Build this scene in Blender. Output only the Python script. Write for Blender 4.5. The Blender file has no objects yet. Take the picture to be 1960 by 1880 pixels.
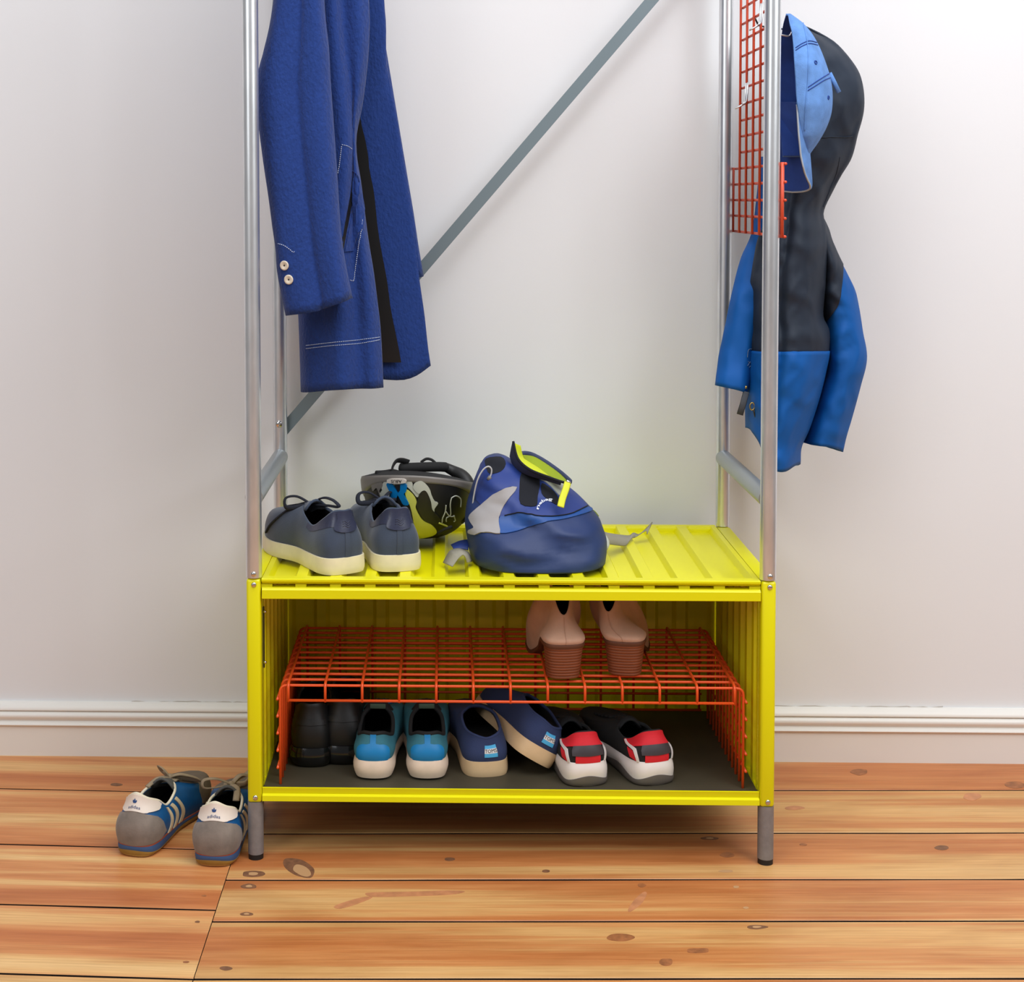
import bpy, bmesh, math, random
from mathutils import Vector, Matrix, noise
from mathutils.bvhtree import BVHTree
from mathutils.geometry import delaunay_2d_cdt
C = bpy.context.scene.collection
scene = bpy.context.scene
random.seed(7)
PI = math.pi

# ------------------------------------------------------------------ camera
CP = Vector((0.30222, -2.36455, 1.03947))
YAW, PITCH, ROLL = -0.02948, 0.04779, 0.00248
FPX, PX, PY = 2928.1, 768.6, 521.3
_f = Vector((math.sin(YAW)*math.cos(PITCH), math.cos(YAW)*math.cos(PITCH), -math.sin(PITCH)))
_r = Vector((math.cos(YAW), -math.sin(YAW), 0))
_d = _f.cross(_r)
RGT = math.cos(ROLL)*_r + math.sin(ROLL)*_d
DWN = -math.sin(ROLL)*_r + math.cos(ROLL)*_d
cam = bpy.data.cameras.new('camera'); camo = bpy.data.objects.new('camera', cam); C.objects.link(camo)
m3 = Matrix((RGT, -DWN, -_f)).transposed()
camo.matrix_world = Matrix.Translation(CP) @ m3.to_4x4()
cam.sensor_fit = 'HORIZONTAL'; cam.sensor_width = 36.0
cam.lens = FPX/1960*36.0
cam.shift_x = (980-PX)/1960; cam.shift_y = -(940-PY)/1960
cam.clip_start = 0.05
scene.camera = camo

# ------------------------------------------------------------------ light
scene.view_settings.view_transform = 'Standard'
scene.view_settings.look = 'None'
scene.view_settings.gamma = 1.0
scene.view_settings.use_curve_mapping = False
scene.view_settings.exposure = 0.02
world = bpy.data.worlds.new('world'); scene.world = world; world.use_nodes = True
bg = world.node_tree.nodes['Background']
bg.inputs[0].default_value = (0.93, 0.96, 1.0, 1); bg.inputs[1].default_value = 0.25
def area(name, loc, target, sx, sy, power, col):
    l = bpy.data.lights.new(name, 'AREA'); l.shape = 'RECTANGLE'; l.size = sx; l.size_y = sy
    l.energy = power; l.color = col
    o = bpy.data.objects.new(name, l); C.objects.link(o); o.location = loc
    o.rotation_euler = (Vector(target)-Vector(loc)).to_track_quat('-Z', 'Y').to_euler()
    return o
area('window_light_right', (2.3, -1.75, 2.4), (0.5, 0.3, 0.75), 1.3, 1.6, 36, (0.94, 0.97, 1.0))
area('window_light_left', (-1.6, -2.7, 2.2), (0.3, 0.2, 0.7), 1.2, 1.5, 24, (0.94, 0.97, 1.0))
area('ceiling_light', (0.7, -1.0, 2.7), (0.6, -0.55, 0), 2.6, 2.0, 62, (0.95, 0.975, 1.0))
try:
    scene.cycles.use_denoising = True
    scene.cycles.max_bounces = 8
    scene.cycles.sample_clamp_indirect = 6
except Exception: pass

# ------------------------------------------------------------------ helpers
def ray(x, y): return RGT*((x-PX)/FPX) + DWN*((y-PY)/FPX) + _f
def at(x, y, Y): v = ray(x, y); return CP + v*((Y-CP.y)/v.y)
def atX(x, y, X): v = ray(x, y); return CP + v*((X-CP.x)/v.x)
def atZ(x, y, Z): v = ray(x, y); return CP + v*((Z-CP.z)/v.z)
def lin(c):
    if isinstance(c, str):
        c = [int(c[i:i+2], 16) for i in (0, 2, 4)]
    out = []
    for v in c[:3]:
        v = v/255.0
        out.append(v/12.92 if v <= 0.04045 else ((v+0.055)/1.055)**2.4)
    return tuple(out)
def mat(name, col, rough=0.6, metal=0.0, var=0.0, vscale=20, bump=0.0, bscale=200, spec=0.5, stretch=(1,1,1), sheen=0, coat=0):
    m = bpy.data.materials.new(name); m.use_nodes = True
    nt = m.node_tree; b = nt.nodes['Principled BSDF']
    c = lin(col)
    b.inputs['Base Color'].default_value = (*c, 1); b.inputs['Roughness'].default_value = rough
    b.inputs['Metallic'].default_value = metal; b.inputs['Specular IOR Level'].default_value = spec
    if sheen: b.inputs['Sheen Weight'].default_value = sheen; b.inputs['Sheen Roughness'].default_value = 0.5
    if coat: b.inputs['Coat Weight'].default_value = coat; b.inputs['Coat Roughness'].default_value = 0.25
    tc = nt.nodes.new('ShaderNodeTexCoord'); mp = nt.nodes.new('ShaderNodeMapping')
    mp.inputs['Scale'].default_value = stretch
    nt.links.new(tc.outputs['Object'], mp.inputs['Vector'])
    if var:
        n = nt.nodes.new('ShaderNodeTexNoise'); n.inputs['Scale'].default_value = vscale; n.inputs['Detail'].default_value = 4
        nt.links.new(mp.outputs[0], n.inputs['Vector'])
        r = nt.nodes.new('ShaderNodeValToRGB')
        r.color_ramp.elements[0].position = 0.3; r.color_ramp.elements[1].position = 0.7
        r.color_ramp.elements[0].color = (*[max(0, x*(1-var)) for x in c], 1)
        r.color_ramp.elements[1].color = (*[min(1, x*(1+var*.6)) for x in c], 1)
        nt.links.new(n.outputs['Fac'], r.inputs[0]); nt.links.new(r.outputs[0], b.inputs['Base Color'])
    if bump:
        n2 = nt.nodes.new('ShaderNodeTexNoise'); n2.inputs['Scale'].default_value = bscale; n2.inputs['Detail'].default_value = 3
        nt.links.new(mp.outputs[0], n2.inputs['Vector'])
        bp = nt.nodes.new('ShaderNodeBump'); bp.inputs['Strength'].default_value = bump; bp.inputs['Distance'].default_value = 0.002
        nt.links.new(n2.outputs['Fac'], bp.inputs['Height']); nt.links.new(bp.outputs[0], b.inputs['Normal'])
    return m
OFF = {}
def thing(name, label, cat, loc=(0,0,0), group=None, rot=(0,0,0), local=False):
    o = bpy.data.objects.new(name, None); C.objects.link(o); o.location = loc; o.rotation_euler = rot
    o.empty_display_size = 0.02
    o['label'] = label; o['category'] = cat
    if group: o['group'] = group
    OFF[o.name] = Vector((0,0,0)) if local else Vector(loc)
    return o
def obj(name, bm, m, parent=None, smooth=True, label=None, angle=None):
    me = bpy.data.meshes.new(name)
    off = OFF.get(parent.name, Vector()) if parent else Vector()
    if off.length: bmesh.ops.translate(bm, verts=bm.verts, vec=-off)
    bmesh.ops.recalc_face_normals(bm, faces=bm.faces)
    bm.to_mesh(me); bm.free()
    if smooth:
        me.polygons.foreach_set('use_smooth', [True]*len(me.polygons))
        if angle is not None: me.set_sharp_from_angle(angle=math.radians(angle))
    if m: me.materials.append(m)
    o = bpy.data.objects.new(name, me); C.objects.link(o)
    if parent:
        o.parent = parent; OFF[o.name] = off
    if label: o['label'] = label
    return o
def tag(o, label, cat, group=None):
    o['label'] = label; o['category'] = cat
    if group: o['group'] = group
    return o
def box(bm, x0, x1, y0, y1, z0, z1, bev=0.0):
    r = bmesh.ops.create_cube(bm, size=1)
    vs = r['verts']
    bmesh.ops.scale(bm, verts=vs, vec=(x1-x0, y1-y0, z1-z0))
    bmesh.ops.translate(bm, verts=vs, vec=((x0+x1)/2, (y0+y1)/2, (z0+z1)/2))
    if bev:
        es = list({e for v in vs for e in v.link_edges})
        bmesh.ops.bevel(bm, geom=es, offset=bev, segments=2, affect='EDGES', profile=0.5)
def prism(bm, poly, axis, a, b):
    """extrude a 2D polygon along axis ('x': poly=(y,z); 'y': poly=(x,z); 'z': poly=(x,y))"""
    def P(q, t):
        return (t, q[0], q[1]) if axis == 'x' else (q[0], t, q[1]) if axis == 'y' else (q[0], q[1], t)
    A = [bm.verts.new(P(q, a)) for q in poly]; B = [bm.verts.new(P(q, b)) for q in poly]
    n = len(poly)
    for i in range(n): bm.faces.new((A[i], A[(i+1) % n], B[(i+1) % n], B[i]))
    bm.faces.new(A[::-1]); bm.faces.new(B)
def cyl(bm, p0, p1, r, seg=16, r2=None, cap=True):
    return tube(bm, [Vector(p0), Vector(p1)], r, seg, radii=None if r2 is None else [r, r2], cap=cap)
def tube(bm, pts, r, seg=8, closed=False, radii=None, cap=True, flat=None, up=None):
    """flat=(w,h): elliptical section; up = preferred normal"""
    pts = [Vector(p) for p in pts]; n = len(pts)
    tang = []
    for i in range(n):
        if closed: t = pts[(i+1) % n]-pts[i-1]
        else: t = pts[min(i+1, n-1)]-pts[max(i-1, 0)]
        tang.append(t.normalized() if t.length > 1e-9 else Vector((0,0,1)))
    u = Vector(up) if up else (Vector((0,0,1)) if abs(tang[0].z) < 0.9 else Vector((1,0,0)))
    rings = []
    for i in range(n):
        t = tang[i]
        if up: u = Vector(up)
        nrm = (u - t*u.dot(t))
        if nrm.length < 1e-6: nrm = t.orthogonal()
        nrm.normalize(); bi = t.cross(nrm); u = nrm
        rr = radii[i] if radii else r
        w, h = (flat[0]*rr, flat[1]*rr) if flat else (rr, rr)
        rings.append([bm.verts.new(pts[i] + bi*(math.cos(2*PI*k/seg)*w) + nrm*(math.sin(2*PI*k/seg)*h)) for k in range(seg)])
    m = n if closed else n-1
    for i in range(m):
        A, B = rings[i], rings[(i+1) % n]
        for k in range(seg): bm.faces.new((A[k], A[(k+1) % seg], B[(k+1) % seg], B[k]))
    if cap and not closed:
        bm.faces.new(rings[0][::-1]); bm.faces.new(rings[-1])
    return rings
def crom(P, n, closed=False):
    """Catmull-Rom through tuples of any dimension"""
    P = [tuple(p) for p in P]; m = len(P); out = []
    segs = m if closed else m-1
    for s in range(segs):
        if closed: p = [P[(s+k) % m] for k in (-1, 0, 1, 2)]
        else: p = [P[max(0, s-1)], P[s], P[s+1], P[min(m-1, s+2)]]
        for j in range(n):
            t = j/n
            out.append(tuple(0.5*((2*b)+(-a+c)*t+(2*a-5*b+4*c-d)*t*t+(-a+3*b-3*c+d)*t**3) for a, b, c, d in zip(*p)))
    if not closed: out.append(P[-1])
    return out
def loft(bm, rings, closed=True, cap0=False, cap1=False):
    R = [[bm.verts.new(Vector(p)) for p in r] for r in rings]
    n = len(R[0])
    for i in range(len(R)-1):
        for k in range(n if closed else n-1):
            bm.faces.new((R[i][k], R[i][(k+1) % n], R[i+1][(k+1) % n], R[i+1][k]))
    for flag, r in ((cap0, R[0]), (cap1, R[-1])):
        if flag:
            c = Vector()
            for v in r: c += v.co
            cv = bm.verts.new(c/n)
            for k in range(n): bm.faces.new((r[k], r[(k+1) % n], cv))
    return R
def bend(pts, rad, n=4):
    """round the corners of a polyline"""
    pts = [Vector(p) for p in pts]; out = [pts[0]]
    for i in range(1, len(pts)-1):
        a, b, c = pts[i-1], pts[i], pts[i+1]
        d1, d2 = (a-b).normalized(), (c-b).normalized()
        p, q = b+d1*rad, b+d2*rad
        for k in range(n+1):
            t = k/n; out.append(p*(1-t)**2 + b*2*t*(1-t) + q*t*t)
    out.append(pts[-1]); return out
def solidify(o, th, off=-1):
    m = o.modifiers.new('thickness', 'SOLIDIFY'); m.thickness = th; m.offset = off; return o
def tri_poly(poly, step):
    """constrained triangulation of a 2D polygon with inner points about step apart"""
    P = []
    n = len(poly)
    for i in range(n):
        a, b = Vector(poly[i][:2]), Vector(poly[(i+1) % n][:2])
        k = max(1, int((b-a).length/step))
        for j in range(k): P.append(a.lerp(b, j/k))
    nb = len(P)
    def inside(x, y):
        c = False; j = nb-1
        for i in range(nb):
            xi, yi = P[i]; xj, yj = P[j]
            if (yi > y) != (yj > y) and x < (xj-xi)*(y-yi)/(yj-yi)+xi: c = not c
            j = i
        return c
    xs = [p.x for p in P]; ys = [p.y for p in P]; Q = list(P)
    x = min(xs)+step*.5
    while x < max(xs):
        y = min(ys)+step*.5
        while y < max(ys):
            if inside(x, y) and min((Vector((x, y))-p).length for p in P) > step*.45: Q.append(Vector((x, y)))
            y += step
        x += step
    v, e, f, *_ = delaunay_2d_cdt(Q, [(i, (i+1) % nb) for i in range(nb)], [list(range(nb))], 1, 1e-7)
    return v, f
def bvh_of(*objs):
    bm = bmesh.new()
    for o in objs:
        mw = o.matrix_basis.copy(); p = o.parent
        while p: mw = p.matrix_basis @ mw; p = p.parent
        t = bmesh.new(); t.from_mesh(o.data); t.transform(mw)
        me = bpy.data.meshes.new('t'); t.to_mesh(me); t.free(); bm.from_mesh(me); bpy.data.meshes.remove(me)
    b = BVHTree.FromBMesh(bm); bm.free(); return b
def hit(bv, x, y):
    v = ray(x, y).normalized()
    loc, nor, i, d = bv.ray_cast(CP, v)
    if loc is None: return None, None
    if nor.dot(v) > 0: nor = -nor
    return loc, nor
def sheet(name, mapf, poly, step, m, parent, off=0.0008, th=0.0012, label=None):
    """patch lying on a surface: mapf(u,v) -> (point, normal) ; polygon in u,v"""
    vs, fs = tri_poly(poly, step)
    bm = bmesh.new(); T = []
    last = None
    for q in vs:
        p, nn = mapf(q[0], q[1])
        if p is None:
            T.append(None); continue
        T.append(bm.verts.new(p+nn*off))
    Bt = {}
    cnt = {}
    F = []
    for f in fs:
        if any(T[i] is None for i in f): continue
        try: F.append((bm.faces.new([T[i] for i in f]), f))
        except ValueError: pass
    for v in [v for v in bm.verts if not v.link_faces]: bm.verts.remove(v)
    bm.normal_update()
    # orient outward
    be = [e for e in bm.edges if len(e.link_faces) == 1]
    if th:
        r = bmesh.ops.extrude_edge_only(bm, edges=be)
        ev = [g for g in r['geom'] if isinstance(g, bmesh.types.BMVert)]
        newset = set(ev)
        idx = {}
        for i, q in enumerate(vs):
            if T[i] is not None and T[i].is_valid: idx[T[i]] = i
        for v in ev:
            src = [e.other_vert(v) for e in v.link_edges if e.other_vert(v) not in newset]
            if src and src[0] in idx:
                q = vs[idx[src[0]]]; p, nn = mapf(q[0], q[1]); v.co = p+nn*(off-th)
    return obj(name, bm, m, parent, True, label, angle=50)
def decal(name, bv, poly, m, parent, step=4, off=0.0008, th=0.0012, smooth_poly=0, label=None):
    """patch laid on a built surface where the photograph shows it"""
    if smooth_poly: poly = crom(poly, smooth_poly, True)
    return sheet(name, lambda x, y: hit(bv, x, y), poly, step, m, parent, off, th, label)
def seam(name, bv, pts, r, m, parent, off=0.0005, dash=0, seg=5, label=None):
    """thread or cord laid along a surface"""
    P = []
    pts = crom(pts, 8)
    for q in pts:
        p, nn = hit(bv, *q)
        if p is not None: P.append(p+nn*off)
    bm = bmesh.new()
    if dash:
        L = [0]
        for a, b in zip(P, P[1:]): L.append(L[-1]+(b-a).length)
        def pos(s):
            for i in range(len(L)-1):
                if L[i+1] >= s: return P[i].lerp(P[i+1], (s-L[i])/max(1e-9, L[i+1]-L[i]))
            return P[-1]
        s = 0
        while s+dash*.65 < L[-1]:
            tube(bm, [pos(s), pos(s+dash*.33), pos(s+dash*.65)], r, 4); s += dash
    else: tube(bm, P, r, seg)
    return obj(name, bm, m, parent, True, label)
def text_patch(name, s, mapf, w, m, parent, off=0.0012):
    """flat lettering wrapped on a surface: mapf takes coords centred on 0, unit = letter height"""
    cu = bpy.data.curves.new(name, 'FONT'); cu.body = s; cu.align_x = 'CENTER'; cu.align_y = 'CENTER'; cu.size = 1.0; cu.resolution_u = 2
    if w: cu.offset = w
    to = bpy.data.objects.new(name+'_src', cu); C.objects.link(to)
    dg = bpy.context.evaluated_depsgraph_get()
    me = bpy.data.meshes.new_from_object(to.evaluated_get(dg))
    bpy.data.objects.remove(to); bpy.data.curves.remove(cu)
    bm = bmesh.new(); bm.from_mesh(me); bpy.data.meshes.remove(me)
    for v in list(bm.verts):
        p, nn = mapf(v.co.x, v.co.y)
        if p is None: bm.verts.remove(v)
        else: v.co = p+nn*off
    return obj(name, bm, m, parent, False)

# ------------------------------------------------------------------ materials
YEL = mat('yellow_paint', (229, 222, 0), 0.34, spec=0.5, var=0.02, vscale=6)
STEEL = mat('galvanised_steel', (232, 234, 236), 0.33, .88, var=0.12, vscale=60, stretch=(1, 1, .25))
STRAP = mat('strap_steel', (128, 142, 148), 0.5, 0.6)
BOLT = mat('bolt_steel', (215, 210, 205), 0.15, 1.0)
GREYTUBE = mat('grey_tube', (140, 138, 138), 0.5, 0.35, var=0.12, vscale=80, bump=.15, bscale=400)
RUBBER = mat('black_rubber', (22, 20, 19), 0.6)
ORANGE = mat('orange_wire', (226, 82, 30), 0.4)
DARKMAT = mat('dark_sheet', (66, 60, 46), 0.55, var=.12, vscale=8)
WALLM = mat('white_wall', (229, 229, 231), 0.85, var=0.012, vscale=3, bump=0.05, bscale=120)
TRIMM = mat('white_gloss_trim', (232, 228, 222), 0.4)
CRACK = mat('crack', (186, 174, 162), 0.9)
SUB = mat('dark_gap', (28, 17, 10), 0.9)
BLACK = mat('black_plastic', (16, 16, 17), 0.4)

def wood():
    m = bpy.data.materials.new('pine_plank'); m.use_nodes = True
    nt = m.node_tree; b = nt.nodes['Principled BSDF']; N = nt.nodes.new; L = nt.links.new
    tc = N('ShaderNodeTexCoord'); oi = N('ShaderNodeObjectInfo')
    add = N('ShaderNodeVectorMath'); add.operation = 'MULTIPLY_ADD'
    cmb = N('ShaderNodeCombineXYZ'); 
    for i, k in enumerate((17.0, 7.3, 0.0)):
        mm = N('ShaderNodeMath'); mm.operation = 'MULTIPLY'; mm.inputs[1].default_value = k
        L(oi.outputs['Random'], mm.inputs[0]); L(mm.outputs[0], cmb.inputs[i])
    ad = N('ShaderNodeVectorMath'); ad.operation = 'ADD'
    L(tc.outputs['Object'], ad.inputs[0]); L(cmb.outputs[0], ad.inputs[1])
    def nz(scale, st, det=3, rough=.5, dist=0.0):
        mp = N('ShaderNodeMapping'); mp.inputs['Scale'].default_value = st; L(ad.outputs[0], mp.inputs[0])
        n = N('ShaderNodeTexNoise'); n.inputs['Scale'].default_value = scale; n.inputs['Detail'].default_value = det
        n.inputs['Roughness'].default_value = rough; n.inputs['Distortion'].default_value = dist
        L(mp.outputs[0], n.inputs['Vector']); return n
    big = nz(1.0, (0.55, 15, 1), 1.5, .4, .4)     # heartwood / sapwood bands
    mid = nz(1.0, (2.2, 60, 1), 3, .55, .6)
    fine = nz(1.0, (7, 260, 1), 4, .6, .3)
    blot = nz(1.0, (3.0, 9, 1), 4, .55, .5)
    r1 = N('ShaderNodeValToRGB')
    e = r1.color_ramp.elements
    e[0].position = .30; e[0].color = (*lin((224, 184, 128)), 1)
    e[1].position = .72; e[1].color = (*lin((186, 112, 64)), 1)
    for p, c in ((.43, (219, 172, 114)), (.50, (209, 146, 92)), (.59, (198, 128, 76))):
        x = e.new(p); x.color = (*lin(c), 1)
    mixv = N('ShaderNodeMath'); mixv.operation = 'MULTIPLY_ADD'; mixv.inputs[1].default_value = .34
    L(mid.outputs['Fac'], mixv.inputs[0])
    sc = N('ShaderNodeMath'); sc.operation = 'MULTIPLY_ADD'; sc.inputs[1].default_value = 1.0; sc.inputs[2].default_value = -.15
    L(big.outputs['Fac'], sc.inputs[0]); L(sc.outputs[0], mixv.inputs[2])
    L(mixv.outputs[0], r1.inputs[0])
    def mul(colsock, fac, lo, hi, p0=.3, p1=.7):
        r = N('ShaderNodeValToRGB'); r.color_ramp.elements[0].position = p0; r.color_ramp.elements[1].position = p1
        r.color_ramp.elements[0].color = (*lo, 1); r.color_ramp.elements[1].color = (*hi, 1); L(fac, r.inputs[0])
        mx = N('ShaderNodeMixRGB'); mx.blend_type = 'MULTIPLY'; mx.inputs[0].default_value = 1
        L(colsock, mx.inputs[1]); L(r.outputs[0], mx.inputs[2]); return mx.outputs[0]
    c = mul(r1.outputs[0], fine.outputs['Fac'], (.83, .76, .68), (1.06, 1.06, 1.05))
    c = mul(c, blot.outputs['Fac'], (.80, .74, .68), (1.04, 1.04, 1.04), .25, .55)
    c = mul(c, oi.outputs['Random'], (.90, .85, .79), (1.05, 1.05, 1.05), 0, 1)
    L(c, b.inputs['Base Color'])
    b.inputs['Roughness'].default_value = .38; b.inputs['Specular IOR Level'].default_value = .35
    bp = N('ShaderNodeBump'); bp.inputs['Strength'].default_value = .12; bp.inputs['Distance'].default_value = .001
    L(fine.outputs['Fac'], bp.inputs['Height']); L(bp.outputs[0], b.inputs['Normal'])
    return m
WOOD = wood()
KNOT = mat('knot_brown', (158, 98, 58), .5, var=.35, vscale=90)
KNOTD = mat('knot_dark', (126, 84, 56), .6, var=.3, vscale=120)
PLUG = mat('plug_pale', (190, 146, 102), .5)
STAIN = mat('pink_streak', (196, 132, 90), .5, var=.2, vscale=60)

# ------------------------------------------------------------------ setting
def struct(o): o['kind'] = 'structure'; return o
WY = 0.45
bm = bmesh.new(); box(bm, -2.4, 3.2, WY, WY+.08, -.05, 2.75); struct(obj('wall_back', bm, WALLM, None, False))
# skirting with its mouldings: profile in (y,z)
bm = bmesh.new()
prof = [(WY, -.01), (.4315, -.01), (.4315, .0575), (.4275, .0580), (.4262, .0600), (.4275, .0625), (.4318, .0640), (.4335, .0665), (.4320, .0690),
        (.4290, .0715), (.4275, .0755), (.4285, .0795), (.4320, .0825), (.4352, .0838), (.4350, .0856), (.4310, .0862), (.4310, .0890), (.4340, .0930), (.4390, .0965), (.4430, .0985), (WY, .0985)]
prism(bm, [(y-.004, z) for y, z in prof[:1]] and [(y, z) for y, z in prof], 'x', -2.4, 3.2)
bb = struct(obj('baseboard_back', bm, TRIMM, None, True, angle=40))
# cracked paint line above the skirting
bm = bmesh.new()
for x0, x1, zz in ((-.29, -.02, .0990), (.80, 1.22, .0990)):
    P = []
    x = x0
    while x < x1:
        P.append((x, WY-.0002, zz+random.uniform(-.0012, .0012))); x += random.uniform(.006, .02)
    tube(bm, P, .0006, 4)
obj('paint_crack', bm, CRACK, bb)
# floor: dark ground under the boards, each board its own piece
bm = bmesh.new(); box(bm, -2.4, 3.2, -4.2, WY, -.05, -.012); fl = struct(obj('floor', bm, SUB, None, False))
def plank(x0, x1, ya, yb, s, g=.0028):
    """board between the lines y = ya + s*x and y = yb + s*x"""
    n = 14
    bm = bmesh.new(); top = []; bot = []
    rnd = random.Random(int((x0+ya)*1000))
    ang = math.atan(s); cx = x0; cy = (ya+yb)/2 + s*x0
    w = (yb-ya)*math.cos(ang); L = (x1-x0)/math.cos(ang)
    A = []; B = []
    for i in range(n+1):
        x = L*i/n
        A.append((x, -w/2+g+rnd.uniform(-.0008, .0008))); B.append((x, w/2-g+rnd.uniform(-.0008, .0008)))
    ca, sa = math.cos(ang), math.sin(ang)
    for P in (A, B):
        for k, X in ((0, x0), (n, x1)): P[k] = ((X-cx+P[k][1]*sa)/ca, P[k][1])
    b = .0012
    def row(P, dz, dy): return [bm.verts.new((x, y+dy, dz)) for x, y in P]
    r0 = row(A, -.012, 0); r1 = row(A, -b, 0); r2 = row(A, 0, b); r3 = row(B, 0, -b); r4 = row(B, -b, 0); r5 = row(B, -.012, 0)
    for a, c in ((r0, r1), (r1, r2), (r2, r3), (r3, r4), (r4, r5)):
        for i in range(n): bm.faces.new((a[i], a[i+1], c[i+1], c[i]))
    for k in (0, n): bm.faces.new([r[k] for r in (r0, r1, r2, r3, r4, r5)])
    for f in bm.faces:
        if min(v.co.z for v in f.verts) < -.006: f.material_index = 1
    o = obj('plank', bm, WOOD, fl, True, angle=30); o.data.materials.append(SUB)
    o.location = (cx, cy, 0); o.rotation_euler = (0, 0, ang)
    return o
JX = -.0365
SL, SR = -.036, .0262
left = [.458, .2556, .0258, -.1812, -.3805, -.57, -.77, -.96, -1.16]
right = [.458, .2725, .0915, -.080, -.2145, -.3775, -.545, -.71, -.87, -1.04, -1.2]
PL = []
for a, b in zip(left, left[1:]): PL.append((plank(-1.9, JX-.0006, b, a, SL), 'l', b, a))
for a, b in zip(right, right[1:]): PL.append((plank(JX+.0006, 2.6, b, a, SR), 'r', b, a))
for k in range(12):
    y1 = -1.19-k*.17
    PL.append((plank(-1.9, 2.6, y1-.17, y1, 0.0), 'f', y1-.17, y1))
# knots, plugs and streaks that belong to single boards (flat inlays)
def plank_at(p):
    for o, s, b, a in PL:
        k = {'l': SL, 'r': SR, 'f': 0}[s]
        if (s == 'l') == (p.x < JX) or s == 'f':
            if b < p.y-k*p.x < a: return o
    return PL[0][0]
def inlay(name, poly, m, z=.0003):
    """poly in picture coordinates on the floor"""
    P = [atZ(x, y, 0) for x, y in crom(poly, 5, True)]
    c = sum(P, Vector())/len(P); o = plank_at(c)
    inv = (Matrix.Translation(o.location) @ Matrix.Rotation(o.rotation_euler.z, 4, 'Z')).inverted()
    bm = bmesh.new()
    T = [bm.verts.new(inv @ (p+Vector((0, 0, z)))) for p in P]; B = [bm.verts.new(inv @ (p+Vector((0, 0, -.004)))) for p in P]
    n = len(P); bm.faces.new(T)
    for i in range(n): bm.faces.new((T[i], B[i], B[(i+1) % n], T[(i+1) % n]))
    return obj(name, bm, m, o, False)
def oval(x, y, a, b, tilt=0, n=8, j=.15):
    rr = random.Random(int(x*13+y)); out = []
    for k in range(n):
        t = 2*PI*k/n; u, v = a*math.cos(t)*(1+rr.uniform(-j, j)), b*math.sin(t)*(1+rr.uniform(-j, j))
        out.append((x+u*math.cos(tilt)-v*math.sin(tilt), y+u*math.sin(tilt)+v*math.cos(tilt)))
    return out
for x, y, a, b in ((484, 1673, 22, 5.5), (477, 1697, 15, 4.5), (472, 1750, 12, 3.5), (1448, 1775, 20, 4), (1359, 1605, 16, 3)):
    inlay('knot', oval(x, y, a, b), KNOTD); inlay('plug', oval(x, y, a*.42, b*.5), PLUG, .0005)
inlay('knot', oval(572, 1662, 34, 15, .35), KNOTD); inlay('knot', oval(578, 1667, 19, 9, .45), PLUG, .0005)
for x, y, a, b, m in ((861, 1645, 10, 3.2, KNOTD), (1045, 1668, 8, 3, KNOTD), (1392, 1637, 15, 5, KNOT), (1188, 1795, 26, 8, KNOT), (1275, 1842, 14, 7, KNOT), (1336, 1820, 22, 5, KNOT),
                   (223, 1502, 12, 2.8, KNOTD), (1803, 1623, 14, 5, KNOTD), (1537, 1617, 7, 2.5, KNOT), (1942, 1503, 22, 6, KNOT), (1645, 1478, 16, 6, KNOT), (378, 1765, 5, 2, KNOTD), (390, 1715, 5, 1.8, KNOT),
                   (432, 1854, 12, 4, KNOTD), (1228, 1695, 8, 3.5, KNOT), (1390, 1668, 14, 2.6, PLUG), (1409, 1698, 6, 2.4, PLUG), (1428, 1738, 6, 2, PLUG), (1860, 1525, 18, 7, STAIN), (356, 1842, 6, 2, KNOT), (1520, 1547, 18, 4, STAIN)):
    inlay('knot', oval(x, y, a, b), m)
inlay('streak', [(700, 1710), (740, 1708), (800, 1707), (855, 1705), (890, 1707), (860, 1713), (780, 1716), (715, 1717)], STAIN)
inlay('streak', [(640, 1735), (670, 1724), (700, 1717), (712, 1719), (680, 1732), (650, 1740)], STAIN)
inlay('streak', [(1202, 1742), (1215, 1722), (1232, 1708), (1238, 1712), (1228, 1730), (1208, 1745)], STAIN)

# ------------------------------------------------------------------ coat rack with its yellow shoe cabinet
W, D = 0.80, 0.39
rack = thing('coat_rack', 'yellow metal shoe cabinet with four tall galvanised steel posts, standing against the white wall', 'coat rack', (W/2, D/2, 0))
ZS = .4478
for X in (0, W):
    for Y in (0, D):
        bm = bmesh.new(); cyl(bm, (X, Y, ZS+.0012), (X, Y, 1.93), .0126, 24)
        ps = obj('post', bm, STEEL, rack, True, angle=40)
        bm = bmesh.new(); box(bm, X-.0112, X+.0112, Y-.0112, Y+.0112, .092, ZS, .0045)
        ys = obj('corner_post', bm, YEL, rack, True, 'yellow corner post below the shelf', angle=60)
        bm = bmesh.new(); cyl(bm, (X, Y, .0085), (X, Y, .0925), .0124, 24)
        ft = obj('foot', bm, GREYTUBE, rack, True, 'grey steel foot', angle=40)
        bm = bmesh.new(); cyl(bm, (X, Y, 0), (X, Y, .0090), .0118, 20); obj('rubber_cap', bm, RUBBER, ft, True, angle=40)
        if Y == 0:
            for zz, par, yo in ((ZS+.008, ps, -.0126), (ZS-.009, ys, -.0112), (.1005, ys, -.0112)):
                bm = bmesh.new(); bmesh.ops.create_uvsphere(bm, u_segments=12, v_segments=8, radius=.0042)
                bmesh.ops.scale(bm, verts=bm.verts, vec=(1, .6, 1)); bmesh.ops.translate(bm, verts=bm.verts, vec=(X+.001, yo, zz)); obj('bolt', bm, BOLT, par)
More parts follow.
